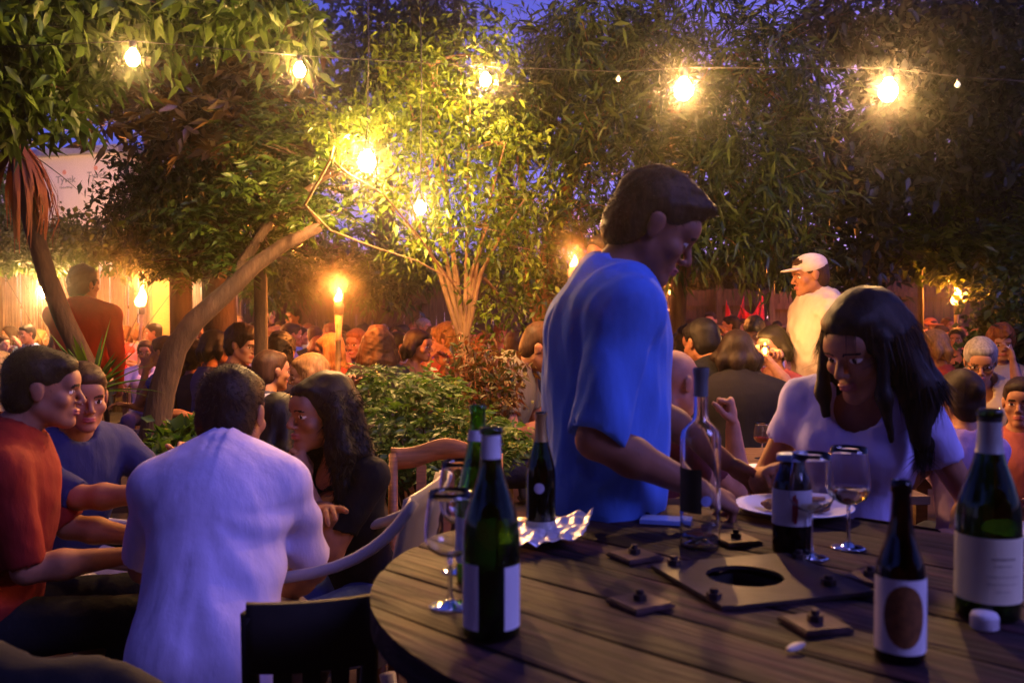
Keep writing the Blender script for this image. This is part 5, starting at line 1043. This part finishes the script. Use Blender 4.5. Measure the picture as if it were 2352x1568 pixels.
# crumpled foil wrapper
c = tp(1258, 1243); gx, gy = np.meshgrid(np.linspace(-1, 1, 44), np.linspace(-1, 1, 34), indexing='ij'); X = gx*.088+gy*.02; Y = gy*.105+gx*.025
r2_ = np.random.default_rng(4); Z = np.zeros_like(X)
for k in range(16):
    d_ = r2_.normal(size=2); d_ /= np.linalg.norm(d_); q = (X*d_[0]+Y*d_[1])*r2_.uniform(40, 110)+r2_.uniform(0, 6); Z += np.abs(np.sin(q))*r2_.uniform(.001, .004)
Z = Z*.8+.010*np.maximum(0, gx)**2+.012*np.maximum(0, gy-.2); v = np.c_[(c[0]+X).ravel(), (c[1]+Y).ravel(), (TZ+.004+Z).ravel()]; f = np.array([[i*34+j, (i+1)*34+j, (i+1)*34+j+1, i*34+j+1] for i in range(43) for j in range(33)])
o_ = mk('foil_sheet', v, f, mat('foil', (.74, .70, .76), .32, metal=.45, var=.08), None, False, loc=c); tag(o_, 'crumpled silvery foil wrapper lying under the almost black bottle', 'foil'); sm = o_.modifiers.new('s', 'SOLIDIFY'); sm.thickness = .0008
# small things
c = tp(1828, 1494, .006); V, F = field_mesh([('e', c, (.021, .0075, .005), np.array([[.8, .6, 0], [-.6, .8, 0], [0, 0, 1]]), .004)], .0022, noise=lambda X, Y, Z: .0008*waves(X, Y, Z, 2, 200)); tag(mk('fruit_wedge', V, F, mat('wedge', (.62, .55, .45), .5), None, True, loc=c), 'small pale wedge lying on the boards left of the nearest beer bottle', 'food scrap')
c = tp(1528, 1200, .006); m = MB(); m.box(c, (.062, .11, .009), rz=1.3); m.box(c+V3(0, 0, .005), (.054, .095, .001), rz=1.3); bm_ = m.go('mobile_phone', mat('phone_blue', (.22, .35, .8), .15, var=.05, coat=.5), None, loc=c); tag(bm_, 'small glossy blue thing lying flat at the waist of the man in blue', 'phone')
# ------------------------------------------------------------ tables behind
def board_table(name, label, cx, cy, w_, d_, z, rz, mt, cat='table', group=None, leg=.05):
    t = thing(name, label, cat, (cx, cy, 0), group); c_, s_ = math.cos(rz), math.sin(rz); n = 6; 
    m = MB()
    for k in range(n):
        o = -d_/2+(k+.5)*d_/n; m.box((cx-s_*o, cy+c_*o, z-.015), (w_, d_/n-.006, .03), rz=rz)
    m.go('tabletop', mt, t)
    m = MB(); m.box((cx, cy, z-.06), (w_*.86, d_*.8, .05), rz=rz); m.go('apron', mt, t)
    for a in (-1, 1):
        for b in (-1, 1):
            x, y = a*(w_/2-.08), b*(d_/2-.08); m = MB(); m.box((cx+c_*x-s_*y, cy+s_*x+c_*y, (z-.03)/2), (leg, leg, z-.035), rz=rz); m.go('leg', mt, t)
    return t
m_tab = mat('table_wood', (.10, .055, .03), .6, var=.4, scale=6, bump=.4, stretch=(1, 8, 8)); m_pap = mat('menu_paper', (.72, .66, .70), .8, var=.06, scale=30)
q = PZ(1705, 1090, .80); board_table('dining_table', 'dark board table strewn with papers beyond the round table', q[0]+.05, q[1]+.15, .95, 1.25, .80, 0.05, m_tab)
for k, (u, v, w_, d_, rz, lab) in enumerate(((1715, 1112, .20, .13, .3, 'crumpled pale paper nearest the clear bottle on the next table'), (1690, 1072, .18, .12, -.2, 'pale paper beside the raised forearm on the next table'), (1760, 1088, .15, .11, .8, 'pale paper under the hand of the bending woman'))):
    c = PZ(u, v, .806); gx, gy = np.meshgrid(np.linspace(-1, 1, 16), np.linspace(-1, 1, 12), indexing='ij'); X = gx*w_/2*math.cos(rz)-gy*d_/2*math.sin(rz); Y = gx*w_/2*math.sin(rz)+gy*d_/2*math.cos(rz); Z = .006+.010*np.abs(np.sin(gx*4+k)+np.sin(gy*5+2*k))*.5
    v_ = np.c_[(c[0]+X).ravel(), (c[1]+Y).ravel(), (.802+Z).ravel()]; f = np.array([[i*12+j, (i+1)*12+j, (i+1)*12+j+1, i*12+j+1] for i in range(15) for j in range(11)]); o_ = mk('paper_sheet', v_, f, m_pap, None, True, loc=c); tag(o_, lab, 'paper', 'papers on the next table'); sm = o_.modifiers.new('s', 'SOLIDIFY'); sm.thickness = .001
c = PZ(1750, 1052, .802); wineglass(0, 0, .16, .038, 'stemmed glass with a drop of red wine beside the bending woman\'s hand', fill=(.60, m_red), at=c)
tlist = [(560, 4.0, .9, .9, .72, 'small table hidden among the seated friends at the left'), (150, 12.0, 1.9500000000000002, .8, .74, 'far table before the cane fence'), (400, 10.5, 1.56, .8, .74, 'far table behind the leaning trunk'), (610, 10.8, 2.08, .9, .74, 'far table among the patterned shirts'), (790, 9.9, 1.56, .8, .74, 'far table right of the thick torch'), (1110, 9.6, 1.9500000000000002, .8, .74, 'far table half hidden behind the airy shrub'), (1330, 5.3, 1.0, .8, .74, 'table before the bending man'), (1745, 5.7, 1.0, .9, .74, 'table with the candle lamp'), (1640, 11.2, 1.6900000000000002, .8, .74, 'far table behind the torch poles'), (2200, 9.6, 1.8199999999999998, .8, .74, 'far table below the pointed flame'), (2290, 4.4, 1.0, .7, .74, 'table at the far right')]
g_blueish = glassmat('glass_far', (.8, .85, 1), .05)
for i, (u, Y, w_, d_, z, lab) in enumerate(tlist):
    p = P(u, 731, Y); board_table('garden_table', lab, p[0], p[1], w_, d_, z, rng.uniform(-.2, .2), m_tab)
    for k in range(0 if i == 0 else 5):
        x, y = p[0]+rng.uniform(-.4, .4)*w_, p[1]+rng.uniform(-.3, .3)*d_; at = V3(x, y, z+.002)
        if k < 2: bottle(0, 0, .075, .30, 'burgundy', g_dkgreen, 'green bottle on a far table among the crowd', at=at, parts=[('label', .1, .4, 0, 360, m_paper)], group='bottles on the far tables')
        else: wineglass(0, 0, .17, .038, 'small wine glass on a far table among the crowd', at=at, fill=(.6, m_red if k % 2 else m_wine), group='glasses on the far tables')
# candle lamp held by the woman
c = P(1757, 803, 5.62); t = thing('candle_lamp', 'small glowing candle lamp held before a woman\'s face', 'candle', c-V3(0, 0, .04)); m = MB(); m.lathe(c, [(0, -.045), (.026, -.045), (.03, -.01), (.034, .03), (.032, .03), (.028, -.01), (.022, -.04), (0, -.04)], 20); m.go('glass_cup', g_clear, t, True)
m = MB(); m.lathe(c, [(0, -.03), (.010, -.022), (.014, 0), (.010, .022), (.001, .045)], 14); m.go('flame', m_flame, t, True); plight('candle_light', c+V3(0, .0, .06), 3.5*LAMP, (1, .42, .10), .03, t)
# red canvas slings before the fence
m_canvas = mat('red_canvas', (.75, .015, .02), .8, var=.12, bump=.3, bscale=100)
def sling(us, vs_, Y, label):
    t = thing('butterfly_chair', label, 'canvas chair', (P(us[1], 731, Y)[0], Y, 0), 'red canvas chairs by the fence')
    (u0, ut0, um, ut1, u1), (vb0, vt0, vm, vt1, vb1) = us, vs_; pts_ = [(ut0, vt0), (um, vm), (ut1, vt1)]; nx, nz_ = 17, 14; V = []
    for i in range(nx):
        q = i/(nx-1); ut = ut0+(ut1-ut0)*q; vt = vm+(vt0-vm)*abs(1-2*q)**1.5 if q < .5 else vm+(vt1-vm)*abs(2*q-1)**1.5; ub = u0+(u1-u0)*q
        for j in range(nz_):
            w_ = j/(nz_-1); V.append(P(ut*(1-w_)+ub*w_, vt*(1-w_)+840*w_, Y-.5*w_*w_-.10*math.sin(q*math.pi)+.015*math.sin(q*25+w_*4)))
    f = np.array([[i*nz_+j, i*nz_+j+1, (i+1)*nz_+j+1, (i+1)*nz_+j] for i in range(nx-1) for j in range(nz_-1)]); o_ = mk('sling', V, f, m_canvas, t, True); sm = o_.modifiers.new('s', 'SOLIDIFY'); sm.thickness = .006
    m = MB(); a, b = P(ut0, vt0, Y+.02), P(ut1, vt1, Y+.02); c0, c1 = V3(a[0]-.1, Y-.6, 0), V3(b[0]+.1, Y-.6, 0); m.tube([c1, a], .009, 6); m.go('frame_rod', m_black, t); m = MB(); m.tube([c0, b], .009, 6); m.go('frame_rod', m_black, t)
sling((1658, 1668, 1690, 1709, 1712), (0, 688, 735, 679, 0), 14.3, 'red canvas sling with two peaks, left one of two before the fence')
sling((1716, 1700, 1728, 1753, 1762), (0, 700, 722, 672, 0), 14.0, 'red canvas sling with the taller right peak, before the fence')
# ------------------------------------------------------------ chairs
m_chw = mat('chair_wood', (.40, .15, .045), .5, var=.3, scale=12, bump=.3, stretch=(1, 1, 8)); m_dkw = mat('black_wood', (.012, .008, .007), .75, var=.3, scale=12, bump=.3); m_plas = mat('white_plastic', (.40, .36, .40), .4, var=.05)
def wood_chair(cx, cy, face, mt, label, top=.93, w_=.42, cresth=.075, crest=True, slats=3, group=None, name='wooden_chair', seat=.45):
    th = R(face); rt = V3(math.cos(th), -math.sin(th), 0); fw = V3(math.sin(th), math.cos(th), 0); o = V3(cx, cy, 0); W = lambda x, y, z: o+rt*x+fw*y+UP*z
    t = thing(name, label, 'chair', o, group); ax = [rt, fw, UP]
    m = MB(); V, F = field_mesh([('e', W(0, .02, seat), (w_*.52, .23, .030), np.array(ax), .01)], .02); mk('seat', V, F, mt, t)
    for q in (-1, 1):
        m = MB(); m.tube([W(q*w_*.46, -.20, 0), W(q*w_*.46, -.19, seat), W(q*w_*.47, -.23, seat+.25), W(q*w_*.48, -.275, top-.02)], [.018, .020, .018, .016], 8); m.go('back_post', mt, t, True)
        m = MB(); m.tube([W(q*w_*.44, .20, 0), W(q*w_*.44, .19, seat-.02)], [.016, .02], 8); m.go('leg', mt, t, True)
    m = MB(); n = 16; vs = []
    for i in range(n+1):
        x = -1+2*i/n; hz = top+.012*math.cos(x*math.pi*1.5)*(1 if crest else 0)+(.02 if crest else 0)*(1-x*x); y = -.275-.02*(1-x*x)
        for yy, zz in ((-.011, hz-cresth), (.011, hz-cresth), (.011, hz), (-.011, hz)): vs.append(W(x*w_*.5, y+yy, zz))
    fs = []
    for i in range(n):
        for k in range(4): a = i*4+k; b = i*4+(k+1) % 4; fs.append((a, b, b+4, a+4))
    fs += [(3, 2, 1, 0), (n*4, n*4+1, n*4+2, n*4+3)]; m.add(vs, fs); m.go('top_rail', mt, t, True)
    for k in range(slats):
        x = (-.5+(k+1)/(slats+1))*w_*.9; m = MB(); m.beam(W(x, -.20, seat+.02), W(x, -.285, top-cresth+.01), .035, .010, up=fw); m.go('back_slat', mt, t)
    m = MB(); m.beam(W(-w_*.44, .19, .22), W(w_*.44, .19, .22), .022, .022); m.go('stretcher', mt, t)
c = P(1012, 1015, 3.35); wood_chair(c[0]+.02, c[1]-.28, 180, m_chw, 'empty brown wooden chair before the fern bush', top=c[2]-.02, w_=.40)
c = P(1765, 888, 5.3); wood_chair(c[0], c[1]+.28, 0, mat('pale_chair_wood', (.32, .2, .08), .5, var=.2), 'pale wooden chair with a rounded back behind the raised fist', top=c[2], w_=.19, cresth=.09, slats=2)
c = P(405, 950, 5.6); wood_chair(c[0], c[1]+.28, 0, m_chw, 'wooden chair behind the foot of the leaning trunk', top=c[2], w_=.36, cresth=.05, slats=2)
# dark folding chair in the foreground
c = P(612, 1375, 1.72); wood_chair(c[0]+.01, c[1]+.30, -14, m_dkw, 'black wooden chair seen from behind at the bottom, beside the white shirt', top=c[2]-.01, w_=.24, cresth=.13, slats=3, crest=False)
def plastic_chair(cx, cy, face, top, arm, label, w_=.54, hd=0):
    th = R(face); rt = V3(math.cos(th), -math.sin(th), 0); fw = V3(math.sin(th), math.cos(th), 0); o = V3(cx, cy, 0); W = lambda x, y, z: o+rt*x+fw*y+UP*z
    t = thing('plastic_chair', label, 'chair', o, 'white plastic garden chairs'); m = MB()
    V, F = field_mesh([('e', W(0, 0, .42), (.23, .23, .022), np.array([rt, fw, UP]), .02)], .02); mk('seat', V, F, m_plas, t)
    vs = []
    for i in range(13):
        x = -1+2*i/12
        for j in range(9):
            z = .42+(top-.42)*j/8; vs.append(W(x*(.21+.03*j/8), -.22-.10*j/8+.05*x*x, z+.02*(1-x*x)*(j/8)))
    f = np.array([[i*9+j, i*9+j+1, (i+1)*9+j+1, (i+1)*9+j] for i in range(12) for j in range(8)]); o_ = mk('backrest', vs, f, m_plas, t, True); sm = o_.modifiers.new('s', 'SOLIDIFY'); sm.thickness = .008
    for q in (-1, 1):
        pts_ = [W(q*.235, -.30, top-.005), W(q*.27, -.265, top-.07), W(q*.285, -.20, arm+.09), W(q*.29, -.10, arm+.03), W(q*.29, .05, arm), W(q*.285, .20, arm-.012), W(q*.27, .25, arm-.06), W(q*.255, .255, .42)]
        fn = []
        for k in range(len(pts_)-1): fn += [pts_[k]*(1-s_)+pts_[k+1]*s_ for s_ in (0, .5)]
        for _ in range(3): fn = [fn[0]]+[(fn[i-1]+fn[i]*2+fn[i+1])/4 for i in range(1, len(fn)-1)]+[fn[-1]]
        m = MB(); m.tube(fn, .017, 10); m.go('armrest', m_plas, t, True)
        for y0, y1 in ((.22, .26), (-.22, -.30)): m = MB(); m.tube([W(q*.23, y0, .42), W(q*.27, y1, 0)], [.024, .017], 8); m.go('leg', m_plas, t, True)
cc = P(975, 1150, 2.62); plastic_chair(cc[0]-.30, cc[1]+.235, -84, cc[2]+.01, .70, 'white plastic chair with a curved arm, under the curly-haired woman')
cc = P(105, 731, 2.9); plastic_chair(cc[0]+.02, cc[1]+.24, 74, .86, .66, 'white plastic chair under the man in the dark red T-shirt')
# black shape put in for the dark mass in the lower left corner
c = P(130, 1560, 1.62); t = thing('dark_corner_shape', 'black folded shape filling the dark lower left corner', 'coat', (c[0], c[1], 0))
V, F = field_mesh([('e', c+V3(-.02, 0, -.12), (.26, .10, .16), np.eye(3), .05), ('e', c+V3(-.10, 0, -.30), (.24, .13, .30), np.eye(3), .05), ('e', c+V3(-.20, .02, -.10), (.16, .10, .17), np.eye(3), .05), ('e', c+V3(.12, .02, -.30), (.16, .12, .28), np.eye(3), .05)], .014, noise=lambda X, Y, Z: .012*waves(X, Y, Z, 5, 14, (1, 1, .3))+.004*waves(X, Y, Z, 8, 40, (1, 1, .4))); mk('cloth', V, F, mat('black_cloth', (.006, .005, .006), .9, var=.3, bump=.3, bscale=200), t)
for k, (dx, dy) in enumerate(((-.22, 0), (.10, 0), (-.22, .38), (.10, .38))): m = MB(); m.tube([c*V3(1, 1, 0)+V3(dx, dy, 0), c*V3(1, 1, 0)+V3(dx, dy, .62)], .018, 8); m.go('chair_leg', m_dkw, t, True)

m_faint = mat('faint_print', (.50, .44, .30), .8)
bw_ = tp(2268, 1412, .0015); par = [o for o in col.objects if o.type == 'EMPTY' and 'large wine bottle with a wide' in o.get('label', '')][0]; m = MB()
for zc, a0, a1, hh in ((.30, 248, 292, .0035), (.27, 252, 286, .0015), (.22, 240, 300, .0012), (.185, 240, 298, .0012), (.15, 256, 284, .0012)):
    m.lathe(bw_, [(.0492, zc*.326), (.0492, zc*.326+hh)], 12, R(a0), R(a1))
m.go('label_print', m_faint, par)

for pel, th, z in SEATS:
    o = V3(pel[0], pel[1], 0); t = thing('wooden_stool', 'plain wooden stool hidden under one of the seated guests', 'stool', o, 'stools under the seated guests')
    m = MB(); m.lathe(o, [(0, z-.035), (.15, z-.035), (.165, z-.02), (.165, z-.006), (.155, z), (0, z)], 20); m.go('seat', m_tab, t, True)
    for k in range(4):
        a = th+math.pi/4+k*math.pi/2; dd = V3(math.cos(a), math.sin(a), 0); m = MB(); m.tube([o+dd*.19, o+dd*.11+UP*(z-.03)], [.013, .017], 8); m.go('leg', m_tab, t, True)
# ------------------------------------------------------------ haze volume added to give the bulbs their halos
hm = bpy.data.materials.new('haze'); hm.use_nodes = True; t = hm.node_tree; t.nodes.clear()
o_ = t.nodes.new('ShaderNodeOutputMaterial'); pv = t.nodes.new('ShaderNodeVolumePrincipled'); pv.inputs['Color'].default_value = (.95, .93, .92, 1); pv.inputs['Density'].default_value = .0048; pv.inputs['Anisotropy'].default_value = .975
t.links.new(pv.outputs[0], o_.inputs['Volume'])
m = MB(); m.box((0, 12, 7.5), (60, 56, 17)); tag(m.go('haze', hm), kind='stuff')
